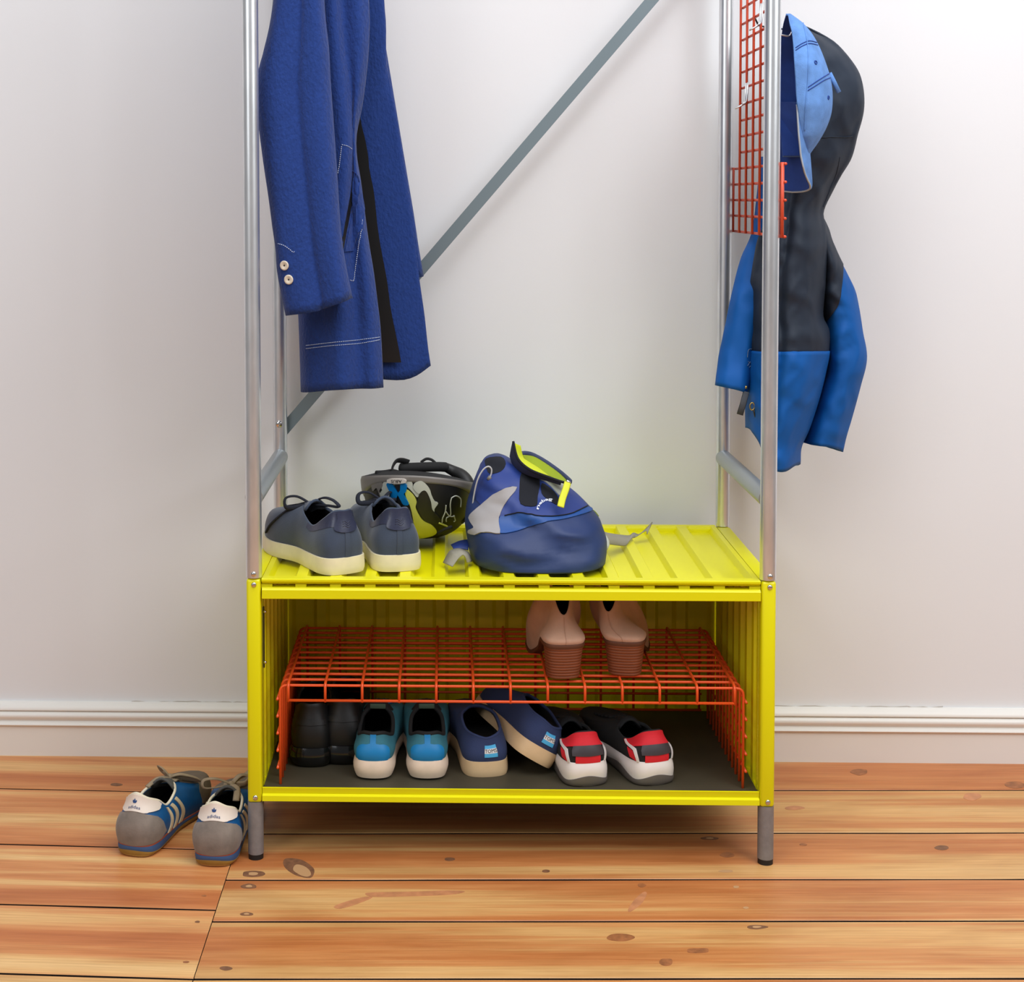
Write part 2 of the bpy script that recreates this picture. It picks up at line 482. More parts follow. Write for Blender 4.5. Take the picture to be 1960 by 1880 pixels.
# side bars
for X in (0, W):
    for zz in (.573, 1.88):
        bm = bmesh.new(); cyl(bm, (X, .006, zz), (X, D-.006, zz), .0142 if zz < 1 else .0126, 20); obj('crossbar', bm, STEEL if zz > 1 else mat('bar_steel', (178, 184, 186), .42, .75), rack, True, angle=40)
bm = bmesh.new(); cyl(bm, (0.01, D*.5, 1.88), (W-.01, D*.5, 1.88), .0126, 20); obj('clothes_rail', bm, STEEL, rack, True, angle=40)
# diagonal strap
p0 = Vector((.004, D+.010, .618)); p1 = Vector((.787, D+.010, 1.531)); d = (p1-p0).normalized(); nn = Vector((-d.z, 0, d.x))
bm = bmesh.new()
hw = .0102
vs = []
for p in (p0, p1):
    for s in (1, -1):
        for t in (0, .0022): vs.append(bm.verts.new(p+nn*hw*s+Vector((0, t, 0))))
for q in ((0, 2, 6, 4), (1, 5, 7, 3), (0, 4, 5, 1), (2, 3, 7, 6), (0, 1, 3, 2), (4, 6, 7, 5)): bm.faces.new([vs[i] for i in q])
obj('diagonal_brace', bm, STRAP, rack, False)
bm = bmesh.new(); bmesh.ops.create_uvsphere(bm, u_segments=12, v_segments=8, radius=.0066); bmesh.ops.scale(bm, verts=bm.verts, vec=(1, .5, 1))
bmesh.ops.translate(bm, verts=bm.verts, vec=(-.001, D-.0135, .634)); obj('bolt', bm, BOLT, rack)

# corrugated sheets: profile along u (0..len) gives height 0..1
RIBS = [.0738+.05425*k for k in range(13)]
def corr_profile(a, b, centres, top, slope, h):
    P = [(a, h)]
    for c in [a]+list(centres)+[b]:
        if c == a: P = [(a, h), (a+top*.5, h), (a+top*.5+slope, 0)]
        elif c == b: P += [(b-top*.5-slope, 0), (b-top*.5, h), (b, h)]
        else: P += [(c-top/2-slope, 0), (c-top/2, h), (c+top/2, h), (c+top/2+slope, 0)]
    return P
def corr_sheet(bm, prof, f, v0, v1, caps=None):
    A = [bm.verts.new(f(u, h, v0)) for u, h in prof]; B = [bm.verts.new(f(u, h, v1)) for u, h in prof]
    for i in range(len(prof)-1): bm.faces.new((A[i], A[i+1], B[i+1], B[i]))
    return A, B
HR = .0095
bm = bmesh.new()
pr_ = corr_profile(.013, .787, RIBS, .0165, .0055, HR)
f = lambda u, h, v: (u, v, ZS-HR+h)
y0, y1 = .0125, D-.006
A, B = corr_sheet(bm, pr_, f, y0, y1)
for row, yy in ((A, y0-.004), (B, y1+.004)):      # sloped end walls up to the frame
    E_ = [bm.verts.new((v.co.x, yy, ZS)) for v in row]
    for i in range(len(row)-1): 
        if (row[i].co-E_[i].co).length > 1e-6: bm.faces.new((row[i], row[i+1], E_[i+1], E_[i]))
# frame strips with a folded lip
prism(bm, [(-.0112, ZS-.0005), (-.010, ZS+.0003), (y0-.004, ZS+.0001), (y0-.004, ZS-.0012), (-.0085, ZS-.0020), (-.0010, ZS-.0078), (.004, ZS-.0078), (.004, ZS-.0092), (-.0025, ZS-.0092), (-.0112, ZS-.0035)], 'x', .0130, .787)
prism(bm, [(y1+.004, ZS+.0001), (D+.010, ZS+.0003), (D+.011, ZS-.002), (y1+.004, ZS-.002)], 'x', .013, .787)
obj('top_panel', bm, YEL, rack, False)
for c in [.0205]+RIBS+[.7795]:
    bm = bmesh.new(); box(bm, c-.0085, c+.0085, -.004, .010, ZS-.0165, ZS-.0094); obj('rib_end', bm, YEL, rack, False)
for X, s in ((0, 1), (W, -1)):
    bm = bmesh.new(); box(bm, *sorted((X-s*.0108, X+s*.0122)), .0125, D-.0125, ZS-.018, ZS+.0004, .0015); obj('side_rail', bm, YEL, rack, True, angle=40)
    bm = bmesh.new(); box(bm, *sorted((X-s*.0108, X+s*.0122)), .0125, D-.0125, .096, .116, .0015); obj('side_rail', bm, YEL, rack, True, angle=40)
def railprof(z0, z1):
    h = z1-z0
    return [(-.0112, z0+.0015), (-.0105, z0), (.010, z0), (.010, z0+.0015), (-.0095, z0+.0015)]
bm = bmesh.new()
prism(bm, [(-.0115, .4172), (-.0100, .4162), (.008, .4162), (.008, .4340), (-.0075, .4340), (-.0115, .4305)], 'x', .0135, .7872)
obj('front_rail', bm, YEL, rack, True, 'upper front rail of the cabinet', angle=25)
bm = bmesh.new()
prism(bm, [(-.0118, .0955), (-.0105, .0948), (.010, .0948), (.010, .1100), (-.0062, .1160), (-.0082, .1155), (-.0062, .1058), (-.0112, .1035)], 'x', .0118, .7882)
obj('front_rail', bm, YEL, rack, True, 'lower front rail of the cabinet', angle=25)
for zz in (.0955, ZS-.02):
    bm = bmesh.new(); box(bm, .0115, .7885, D-.010, D+.0105, zz, zz+.018, .001); obj('rear_rail', bm, YEL, rack, True, angle=40)
# back sheet
bm = bmesh.new(); corr_sheet(bm, corr_profile(.012, .788, RIBS, .0165, .0065, HR), lambda u, h, v: (u, D+.002-h, v), .112, ZS-.012); obj('back_panel', bm, YEL, rack, False)
SR_ = [.05+.0545*k for k in range(6)]
for X, s in ((.003, 1), (W-.003, -1)):
    bm = bmesh.new(); corr_sheet(bm, corr_profile(.010, D-.01, SR_, .0165, .0065, HR), lambda u, h, v: (X+s*h, u, v), .112, ZS-.012); obj('side_panel', bm, YEL, rack, False)
bm = bmesh.new(); box(bm, .0118, .7882, -.004, D-.008, .1095, .1120); obj('bottom_panel', bm, DARKMAT, rack, False, 'dark grey floor sheet of the cabinet')
# slotted handle recess in the left side, with two small screws
bm = bmesh.new(); box(bm, .0112, .0142, .0118, .0165, .300, .398, .001); sl = obj('handle_slot', bm, BLACK, rack, False, 'narrow black slot inside the left side')
for zz in (.309, .390):
    bm = bmesh.new(); bmesh.ops.create_uvsphere(bm, u_segments=8, v_segments=6, radius=.0026); bmesh.ops.translate(bm, verts=bm.verts, vec=(.0150, .0125, zz)); obj('screw', bm, BOLT, sl)

# ------------------------------------------------------------------ orange wire shoe shelf
ZB = .1122
wr = thing('wire_shoe_shelf', 'orange wire mesh shelf standing on legs inside the yellow cabinet', 'shelf', (.4, .18, ZB))
ZT = .2712; RW = .0022
XL, XR = .0378, .7672
YF = .0168; DY = .02934
for k in range(12):
    y = YF+DY*k
    bm = bmesh.new(); tube(bm, bend([(XL, y, ZB), (XL, y, ZT), (XR, y, ZT), (XR, y, ZB)], .012), RW, 8); obj('wire', bm, ORANGE, wr)
YR = YF+DY*11
for k in range(13):
    x = .0516+.0584*k
    bm = bmesh.new(); tube(bm, bend([(x, YF-.0062, ZT-.0245), (x, YF-.0060, ZT+.0022+RW), (x, YR+.005, ZT+.0022+RW), (x, YR+.005, ZB+.012)], .009), RW, 8); obj('wire', bm, ORANGE, wr)
bm = bmesh.new(); tube(bm, [(XL+.0138, YF-.0062, ZT-.0222), (XR-.0150, YF-.0062, ZT-.0222)], RW, 8); obj('wire', bm, ORANGE, wr)
for k in range(1, 6):
    z = ZT-.0293*k+.002
    bm = bmesh.new(); tube(bm, [(.0480, YR+.005-RW*1.6, z), (.756, YR+.005-RW*1.6, z)], RW, 6); obj('wire', bm, ORANGE, wr)
    for X, s in ((XL, -1), (XR, 1)):
        zz = ZT-.0275*k+.006
        bm = bmesh.new(); tube(bm, [(X+s*RW*1.8, YF-.005, zz), (X+s*RW*1.8, YR+.003, zz)], RW, 6); obj('wire', bm, ORANGE, wr)

GRIDM = mat('orange_wire_shaded', (206, 76, 46), 0.42)  # same orange paint as the shelf, its shading put into a darker colour
# ------------------------------------------------------------------ orange wire grid on the right posts
XP = .8154+.0006
gp = thing('wire_grid_panel', 'orange wire grid panel mounted upright on the outside of the right-hand posts', 'grid panel', (XP, .2, 1.0))
GV = [-.003+.0571*k for k in range(8)]
for i, y in enumerate(GV):
    zt = 1.0945 if i in (0, 7) else 1.76
    bm = bmesh.new(); tube(bm, [(XP, y, .979), (XP, y, zt)], RW if i else .003, 8); obj('wire', bm, GRIDM, gp)
for k in range(28):
    z = .9805+.0279*k
    a, b = (GV[0]-.004, GV[-1]+.003) if k < 5 else (GV[1]-.003, GV[-2]+.003)
    P = [(XP+RW*1.9, a, z), (XP+RW*1.9, b, z)]
    bm = bmesh.new(); tube(bm, P, RW*1.05, 8); obj('wire', bm, GRIDM, gp)
def wire_hook(pts, label):
    p = [Vector(q) for q in pts]
    h = thing('wire_hook', label, 'hook', p[0], 'silver wire hooks on the grid')
    bm = bmesh.new(); tube(bm, bend(p, .006, 3), .0016, 6); obj('bent_wire', bm, STEEL, h)
    return h
def hook_at(y, z, label, s=-1):
    x = XP+s*RW; w = .0075
    # a wire loop hung over one mesh wire: two shanks down, a nose out and up
    wire_hook([(x-.0*s, y-w, z+.004), (x+s*.002, y-w, z-.030), (x+s*.012, y-w*.7, z-.036), (x+s*.022, y, z-.041), (x+s*.012, y+w*.7, z-.036), (x+s*.002, y+w, z-.030), (x, y+w, z+.004)], label)
hook_at(.268, 1.232, 'empty silver wire hook on the left side of the orange grid, lower down')
hook_at(.150, 1.352, 'silver wire hook high on the orange grid, partly behind the front post')
#@@PART2
# ------------------------------------------------------------------ shoes
class Shoe:
    K = 14
    def __init__(s, name, label, pos, rz, sp, group, tilt=None, zoff=0.0, cat='shoe'):
        s.sp = dict(L=.275, hw=.034, wa=.031, bw=.046, bwi=.046, tx=0.0, t0=.024, t1=.018, spring=.010, H=.095, Hc=.068, Ht=.092, ty=.56, ow=.026,
                    toeh=.045, bulge=.006, hb=.5, thick=.004, ohy=.012, dh1=.001, mix=.45)
        s.sp.update(sp)
        s.root = thing(name, label, cat, pos, group, (0, 0, rz), local=True)
        if tilt: 
            s.root.rotation_euler = (Matrix.Rotation(rz, 3, 'Z') @ Matrix.Rotation(tilt, 3, 'Y')).to_euler()
        p = s.sp; L = p['L']; H = p['H']; Hc = p['Hc']; Ht = p['Ht']; ow = p['ow']; ty = p['ty']
        def z0(y): return p['spring']*max(0, (y-.66*L)/(.34*L))**2
        def zt(y):
            f = min(1, max(0, y/(.7*L))); return z0(y) + p['t0']*(1-f)+p['t1']*f
        s.z0, s.zt = z0, zt
        hh = H-zt(0); th = p['toeh']
        def side(sg, bw):
            q = p
            return [
             (sg*p['hw']*.74, .022*L, sg*ow*.60, .030*L+p['ohy'], H-p['dh1'], p['hb']*hh, p['bulge'], .003, -.35*hh),
             (sg*p['hw'], .10*L, sg*ow*.95, .125*L+p['ohy']*.6, H*p['mix']+Hc*(1-p['mix']), .45*hh, p['bulge'], .004, -.3*hh),
             (sg*p['hw']*.98, .26*L, sg*ow*1.05, (.10+.30*ty)*L, Hc, .4*(Hc-zt(0)), .006, .005, -.3*(Hc-zt(0))),
             (sg*p['wa'], .44*L, sg*ow*.97, (.10+.55*ty)*L, Hc*.45+Ht*.55, .4*(Hc-zt(0)), .006, .010, -.35*(Hc-zt(0))),
             (sg*bw, .67*L, sg*ow*.66, (ty-.048)*L, Ht-.002, .65*th, .006, .018, -.012),
             (sg*bw*.80+p['tx']*.5, .87*L, sg*ow*.35+p['tx']*.1, (ty-.013)*L, Ht, .95*th, .002, .05, -.020),
            ]
        R = side(1, p['bw'])
        toe = (p['tx'], L, p['tx']*.15, ty*L, Ht, 1.15*th, -.002, .30*L*(1-ty)/.44, -.030)
        heel = (0, 0, 0, p['ohy'], H, p['hb']*hh, p['bulge'], .002, -.35*hh)
        Lf = side(-1, p['bwi'])[::-1]
        s.tab = crom([heel]+R+[toe]+Lf, 16, True); s.N = len(s.tab)
    def row(s, a):
        f = (a % 1.0)*s.N; i = int(f) % s.N; t = f-int(f)
        A, B = s.tab[i], s.tab[(i+1) % s.N]
        return [x+(y-x)*t for x, y in zip(A, B)]
    def out(s, a):
        A, B = s.row(a-.006), s.row(a+.006)
        t = Vector((B[0]-A[0], B[1]-A[1], 0)).normalized()
        return Vector((t.y, -t.x, 0))
    def P(s, a, t):
        sx, sy, ox, oy, oz, h1, b, d2, dz = s.row(a); o = s.out(a)
        P0 = Vector((sx, sy, s.zt(sy))); P3 = Vector((ox, oy, oz))
        P1 = P0+o*b+Vector((0, 0, h1)); P2 = P3+o*d2+Vector((0, 0, dz))
        u = 1-t
        return P0*u**3+P1*3*u*u*t+P2*3*u*t*t+P3*t**3
    def nrm(s, a, t):
        e = .004
        da = s.P(a+e, t)-s.P(a-e, t); dt = s.P(a, min(1, t+.02))-s.P(a, max(0, t-.02))
        n = da.cross(dt)
        return n.normalized() if n.length > 1e-12 else s.out(a)
    def upper(s, m, ml, insole=None, n=84, k=14, name='upper', label=None):
        p = s.sp
        bm = bmesh.new()
        rings = [[s.P(i/n, t/k) for i in range(n)] for t in range(k+1)]
        # rolled rim
        for off, up in ((.35, .0016), (.8, .001), (1.0, -.001)):
            rings.append([s.P(i/n, 1)-s.nrm(i/n, .97)*p['thick']*off+Vector((0, 0, up)) for i in range(n)])
        loft(bm, rings)
        s.up = obj(name, bm, m, s.root, True, label)
        bm = bmesh.new(); zf = s.zt(0)+.006
        rr = []
        for t in (.985, .9, .75, .6, .45, .3, .15):
            r = []
            for i in range(n):
                q = s.P(i/n, t)-s.nrm(i/n, t)*p['thick']*1.02
                q.z = max(q.z, s.zt(max(0, q.y))+.006+.001*t); r.append(q)
            rr.append(r)
        loft(bm, rr)
        obj('lining', bm, ml, s.root)
        bm = bmesh.new()
        r0 = [Vector((q.x, q.y, s.zt(max(0, q.y))+.007)) for q in (s.P(i/n, .15)-s.nrm(i/n, .15)*p['thick'] for i in range(n))]
        loft(bm, [r0, [Vector((v.x*.5, v.y*.5+.065, s.zt(v.y*.5+.065)+.007)) for v in r0]], cap1=True)
        obj('insole', bm, insole or ml, s.root)
        s.bv = bvh_of_local(s.up)
        return s.up
    def band(s, name, m, z0f, z1f, o0=0.0, o1=0.0, bulge=.0, n=84, cap=False, bottom=False, label=None):
        """ring round the outline between two heights (functions of a)"""
        bm = bmesh.new(); rings = []
        k = 5
        if bottom:
            rings.append([Vector((s.row(i/n)[0]*.5, s.row(i/n)[1]*.5+.25*s.sp['L'], z0f(i/n))) for i in range(n)])
            rings.append([Vector((*s.row(i/n)[:2], 0))*1+s.out(i/n)*(o0-.005)+Vector((0, 0, z0f(i/n))) for i in range(n)])
        for j in range(k+1):
            f = j/k; r = []
            for i in range(n):
                a = i/n; q = s.row(a); o = s.out(a)
                off = o0+(o1-o0)*f+bulge*math.sin(PI*f)
                if bottom and j == 0: off -= .0012
                z = z0f(a)+(z1f(a)-z0f(a))*f
                r.append(Vector((q[0], q[1], 0))+o*off+Vector((0, 0, z)))
            rings.append(r)
        # turn in at the top
        rings.append([Vector((*s.row(i/n)[:2], 0))+s.out(i/n)*(o1-.0035)+Vector((0, 0, z1f(i/n)+.0006)) for i in range(n)])
        if not bottom: rings.insert(0, [Vector((*s.row(i/n)[:2], 0))+s.out(i/n)*(o0-.0045)+Vector((0, 0, z0f(i/n))) for i in range(n)])
        loft(bm, rings, cap0=bottom)
        return obj(name, bm, m, s.root, True, label, angle=55)
    def zfun(s, fz): return lambda a: fz(s.row(a)[1])
    def mapf(s):
        # u in metres round the heel (0 at back, + to the right), v in 0..1 scaled to .08
        def f(u, v):
            a, t = u/.62, min(1, max(0, v/.08)); return s.P(a, t), s.nrm(a, t)
        return f
    def sheet(s, name, poly, m, step=.005, off=.0007, th=.0012, sm=0, label=None):
        if sm: poly = crom(poly, sm, True)
        return sheet(name, s.mapf(), poly, step, m, s.root, off, th, label)
    def soletext(s): pass
    def text(s, txt, u, v, h, m, name='lettering', w=0, off=.0018, rot=0):
        f = s.mapf(); cr, sr = math.cos(rot), math.sin(rot)
        r0 = s.nrm(u/.62, v/.08); 
        # local scale of the map
        du = (f(u+.005, v)[0]-f(u-.005, v)[0]).length/.01; dv = (f(u, v+.004)[0]-f(u, v-.004)[0]).length/.008
        return text_patch(name, txt, lambda x, y: f(u+h*(x*cr-y*sr)/du, v+h*(x*sr+y*cr)/dv), w, m, s.root, off)
    def topz(s, x, y):
        h = s.bv.ray_cast(Vector((x, y, .4)), Vector((0, 0, -1)))
        return h[0].z if h[0] else s.sp['Ht']
    def tongue(s, m, up=.018, w=.024, y0=.64, back=.42, label=None):
        L = s.sp['L']; Ht = s.sp['Ht']; rings = []
        pts = crom([(y0*L, s.topz(0, y0*L)-.001), (s.sp['ty']*L, Ht+.002), ((s.sp['ty']-.06)*L, Ht+up*.55), (back*L, Ht+up)], 4)
        bm = bmesh.new()
        for i, (y, z) in enumerate(pts):
            ww = w*(.75+.25*i/len(pts)); r = []
            for k in range(9):
                x = -ww+2*ww*k/8; r.append((x, y, z-.75*x*x/ww))
            rings.append(r)
        loft(bm, rings, closed=False)
        o = obj('tongue', bm, m, s.root, True, label); solidify(o, .004, 0); return o
    def laces(s, m, n=4, y0=.585, y1=.70, w0=.016, w1=.020, r=.0022, flat=(1.6, .7)):
        L = s.sp['L']; bm = bmesh.new()
        def arc(xa, ya, xb, yb):
            P = []
            for k in range(9):
                t = k/8; x = xa+(xb-xa)*t; y = ya+(yb-ya)*t
                P.append((x, y, s.topz(x, y)+r*.9))
            tube(bm, P, r, 6, flat=flat, up=(0, 0, 1))
        for j in range(n):
            f = j/max(1, n-1); y = (y0+(y1-y0)*f)*L; w = w0+(w1-w0)*f
            yn = (y0+(y1-y0)*(j+1)/max(1, n-1))*L
            arc(-w, y, w, y+(.004 if j % 2 else -.003))
            if j < n-1: arc(-w, yn, w, y); 
        s.lace_bm = bm; s.lace_m = m; s.lr = r; s.lflat = flat
        return bm
    def loop(s, pts, r=None, flat=None):
        tube(s.lace_bm, crom(pts, 6), r or s.lr, 6, flat=flat or (1.5, .7))
    def finish_laces(s, label=None):
        return obj('laces', s.lace_bm, s.lace_m, s.root, True, label)
def bvh_of_local(o):
    bm = bmesh.new(); bm.from_mesh(o.data); b = BVHTree.FromBMesh(bm); bm.free(); return b

# --- navy leather sneakers on top of the cabinet
NAVY = mat('navy_nubuck', (50, 62, 82), .75, var=.14, vscale=40, bump=.12, bscale=500, sheen=.25)
NAVYL = mat('navy_leather', (46, 50, 72), .32, bump=.1, bscale=300)
DKLIN = mat('dark_lining', (22, 24, 32), .9)
LACEN = mat('navy_lace', (22, 25, 38), .85, bump=.4, bscale=900)
CREAM = mat('cream_rubber', (226, 214, 178), .55, var=.06, vscale=50)
zshelf = ZS+.0006
def navy(name, label, pos, rz, loops):
    s = Shoe(name, label, pos, rz, dict(L=.258, hw=.0365, wa=.034, bw=.045, bwi=.048, t0=.0245, t1=.0225, spring=.007, H=.0985, Hc=.068, Ht=.089, ow=.028, toeh=.047, ohy=.009, bulge=.005, ty=.52), 'navy sneakers on the cabinet')
    s.upper(NAVY, DKLIN, DKLIN)
    s.band('sole', CREAM, s.zfun(s.z0), s.zfun(lambda y: s.zt(y)+.0015), .0035, .0030, .0008, bottom=True)
    # glossy collar and heel tab, heel strip
    s.sheet('collar', [(-.150, .079), (-.15, .066), (-.105, .060), (-.075, .056), (-.03, .050), (.03, .050), (.075, .056), (.105, .060), (.15, .066), (.15, .079)], NAVYL, .006, .0006, .001)
    s.sheet('heel_tab', [(-.026, .0795), (-.029, .066), (-.038, .052), (-.034, .044), (-.015, .040), (.015, .040), (.034, .044), (.038, .052), (.029, .066), (.026, .0795)], NAVYL, .005, .0022, .0022, 3, 'shiny navy heel tab')
    s.sheet('heel_strip', [(-.007, .041), (-.007, .002), (.007, .002), (.007, .041)], NAVY, .005, .0012, .0014)
    # blurred embossing on the tab
    for k in range(3):
        f = s.mapf(); bm = bmesh.new(); P = []
        for i in range(9):
            u = -.013+.026*i/8; p, n_ = f(u, .051+.0045*k+.002*math.sin(i*.9)); P.append(p+n_*.0024)
        tube(bm, P, .00055, 5); obj('embossing', bm, NAVYL, s.root)
    s.tongue(NAVY, .010, .020, .60, .42)
    s.laces(LACEN, 5, .545, .70, .015, .022, .0026)
    for l in loops: s.loop(l)
    s.finish_laces('dark navy laces tied in a bow')
    return s
bow = [[(0, .126, 0.0890), (-.018, .142, 0.1010), (-.034, .152, 0.0980), (-.038, .142, 0.0850), (-.02, .132, 0.0850), (0, .126, 0.0890)],
       [(0, .126, 0.0890), (.010, .105, 0.1020), (.016, .080, 0.1020), (.020, .066, 0.0930), (.014, .092, 0.0910), (0, .126, 0.0890)],
       [(0, .126, 0.0890), (-.026, .14, 0.0850), (-.044, .16, 0.0670), (-.050, .18, 0.0500), (-.049, .196, 0.0350)],
       [(0, .126, 0.0890), (.024, .13, 0.0870), (.036, .145, 0.0730)]]
navy('navy_sneaker', 'left navy leather sneaker, side-on at the left end of the yellow shelf', (.1455, .024, zshelf), math.radians(32), bow)
bow2 = [[(0, .126, 0.0890), (-.022, .130, 0.1030), (-.040, .126, 0.1020), (-.042, .114, 0.0900), (-.02, .122, 0.0870), (0, .126, 0.0890)],
        [(0, .126, 0.0890), (.014, .140, 0.0990), (.026, .150, 0.0970), (.026, .140, 0.0870), (.0, .126, 0.0890)],
        [(0, .126, 0.0890), (-.02, .145, 0.0850), (-.034, .165, 0.0690)]]
navy('navy_sneaker', 'right navy leather sneaker, heel to the viewer in front of the helmet', (.2275, .041, zshelf), math.radians(15), bow2)

# --- light blue running shoes
TEAL = mat('teal_mesh', (50, 114, 130), .8, bump=.3, bscale=900, var=.1, vscale=60)
BLUEH = mat('bright_blue_synthetic', (0, 122, 184), .5, var=.08, vscale=40)
WHITEF = mat('white_foam', (228, 206, 186), .6, var=.06, vscale=60)
DKSOLE = mat('dark_outsole', (40, 38, 34), .7)
BLKLIN = mat('black_lining', (18, 18, 19), .9)
BLKMESH = mat('black_knit', (20, 20, 22), .85)
def runner(label, pos, rz):
    s = Shoe('running_shoe', label, pos, rz, dict(L=.28, hw=.0295, wa=.032, bw=.040, bwi=.041, t0=.030, t1=.018, spring=.008, H=.072, Hc=.057, Ht=.082, mix=.25, ow=.0275, toeh=.024, ohy=.010, bulge=.008, ty=.44), 'blue running shoes')
    s.upper(TEAL, BLKLIN, BLKLIN)
    s.band('outsole', DKSOLE, s.zfun(s.z0), s.zfun(lambda y: s.z0(y)+.0045), -.003, -.001, 0, bottom=True)
    s.band('midsole', WHITEF, s.zfun(lambda y: s.z0(y)+.0035), s.zfun(lambda y: s.zt(y)+.003), .0005, .0012, .0036)
    s.sheet('heel_counter', [(-.052, .018), (-.05, .036), (-.035, .046), (-.010, .050), (-.012, .0785), (.012, .0785), (.010, .050), (.035, .046), (.05, .036), (.052, .018), (.045, .002), (-.045, .002)], BLUEH, .006, .0009, .0012, 2, 'bright blue heel counter')
    # collar trim
    bm = bmesh.new(); tube(bm, [s.P(i/80, 1)-s.nrm(i/80, .97)*.002+Vector((0, 0, .0002)) for i in range(80)], .0034, 8, True); obj('collar', bm, BLKMESH, s.root, True, 'black collar edge')
    s.tongue(BLKMESH, .010, .024, .62, .43)
    bm = bmesh.new(); box(bm, -.013, .013, .104, .107, .081, .089, .001); obj('tongue_label', bm, mat('green_grey', (70, 90, 74), .7), s.root)
    s.laces(BLUEH, 4, .53, .68, .016, .021, .0022); s.finish_laces('bright blue laces')
    # pull notch where the sole is split
    return s
runner('left light blue running shoe with white sole, beside the black shoes', (.1835, .034, ZB), math.radians(-2))
runner('right light blue running shoe with white sole, next to the navy slip-ons', (.2710, .036, ZB), math.radians(1.5))

# --- navy canvas slip-ons
SLIP = mat('navy_canvas', (44, 57, 96), .9, bump=.3, bscale=1200, var=.06, vscale=30)
SLIPS = mat('sand_rubber', (216, 184, 142), .6, var=.06, vscale=40)
TAGB = mat('tag_light_blue', (74, 172, 222), .7)
TAGW = mat('tag_white', (225, 222, 220), .7)
INK = mat('black_ink', (26, 24, 24), .8)
def slip(label, pos, rz, tilt=0, tagu=0.0):
    s = Shoe('slip_on_shoe', label, pos, rz, dict(L=.268, hw=.0345, wa=.033, bw=.041, bwi=.042, t0=.0225, t1=.019, spring=.005, H=.060, Hc=.066, Ht=.076, ow=.0300, toeh=.028, ohy=.006, bulge=.007, ty=.47, dh1=-.003), 'navy slip-ons', tilt=tilt)
    s.upper(SLIP, BLKLIN, BLKLIN)
    s.band('sole', SLIPS, s.zfun(s.z0), s.zfun(lambda y: s.zt(y)+.002), .0030, .0022, .0006, bottom=True)
    # V-shaped elastic notch trim
    bm = bmesh.new(); tube(bm, [s.P(i/80, 1)-s.nrm(i/80, .97)*.002 for i in range(80)], .0026, 8, True); obj('collar', bm, SLIP, s.root)
    t = s.sheet('heel_label', [(tagu-.0175, .016), (tagu+.0175, .016), (tagu+.0175, .056), (tagu-.0175, .056)], TAGB, .004, .0010, .0012, 0, 'light blue heel label with a white band')
    s.sheet('label_band', [(tagu-.0175, .028), (tagu+.0175, .028), (tagu+.0175, .044), (tagu-.0175, .044)], TAGW, .004, .0013, .0010)
    s.text('TOMS', tagu, .0358, .0074, INK)
    return s
slip('left navy canvas slip-on with sand sole standing flat, right of the blue running shoes', (.3670, .054, ZB), math.radians(8), 0, .009)
slip('right navy canvas slip-on tipped onto its side against its twin, left of the red shoes', (.4440, .052, ZB+.0255), math.radians(17), math.radians(32), .002)

# --- red, black and white trainers
RED = mat('red_suede', (214, 26, 42), .7, var=.08, vscale=60)
BAND = mat('charcoal_band', (58, 52, 56), .5)
WHT = mat('white_midsole', (228, 220, 216), .5, var=.05, vscale=40)
GSOLE = mat('grey_outsole', (92, 84, 80), .6, var=.1, vscale=50)
def redshoe(label, pos, rz):
    s = Shoe('red_trainer', label, pos, rz, dict(L=.28, hw=.0335, wa=.033, bw=.040, bwi=.041, t0=.035, t1=.020, spring=.008, H=.084, Hc=.058, Ht=.067, mix=.22, ow=.0275, toeh=.020, ohy=.011, bulge=.006, ty=.43, dh1=.004), 'red trainers')
    s.upper(BLKMESH, BLKLIN, BLKLIN)
    wav = lambda a: .0135+.004*math.cos(a*2*PI*5)
    s.band('outsole', GSOLE, s.zfun(s.z0), lambda a: s.z0(s.row(a)[1])+wav(a), .0025, .0045, .001, bottom=True)
    s.band('midsole', WHT, lambda a: s.z0(s.row(a)[1])+wav(a), lambda a: s.zt(s.row(a)[1])+.003, .0036, .0012, .0020)
    s.sheet('heel_collar', [(-.120, .079), (-.114, .066), (-.090, .050), (-.050, .043), (0, .042), (.050, .043), (.090, .050), (.114, .066), (.120, .079), (.06, .0795), (0, .0795), (-.06, .0795)], RED, .005, .0012, .0014, 3, 'red heel collar')
    s.sheet('heel_band', [(-.041, .0425), (-.043, .030), (-.041, .018), (0, .017), (.041, .018), (.043, .030), (.041, .0425), (0, .0435)], BAND, .005, .0026, .0028, 0, 'charcoal heel band')
    s.sheet('heel_panel', [(-.033, .0175), (-.033, .003), (.033, .003), (.033, .0175)], RED, .005, .0014, .0014, 0, 'red panel above the sole')
    for sg in (-1, 1):
        s.sheet('side_strip', [(sg*.050, .004), (sg*.057, .003), (sg*.068, .030), (sg*.092, .050), (sg*.118, .074), (sg*.112, .079), (sg*.088, .060), (sg*.060, .036)], WHT, .004, .0022, .0022, 0, 'white side strip')
        s.sheet('side_panel', [(sg*.060, .004), (sg*.085, .010), (sg*.094, .046), (sg*.072, .030)], RED, .005, .0012, .0012)
    s.tongue(BLKMESH, .006, .022, .60, .40)
    bm = bmesh.new()
    s.laces(BLKMESH, 5, .55, .70, .016, .022, .0024)
    s.finish_laces()
    return s
redshoe('left red and black trainer, heel square to the viewer, beside the slip-ons', (.5250, .018, ZB), math.radians(11))
redshoe('right red and black trainer, turned leftwards, nearest the cabinet right side', (.6345, .026, ZB), math.radians(18))

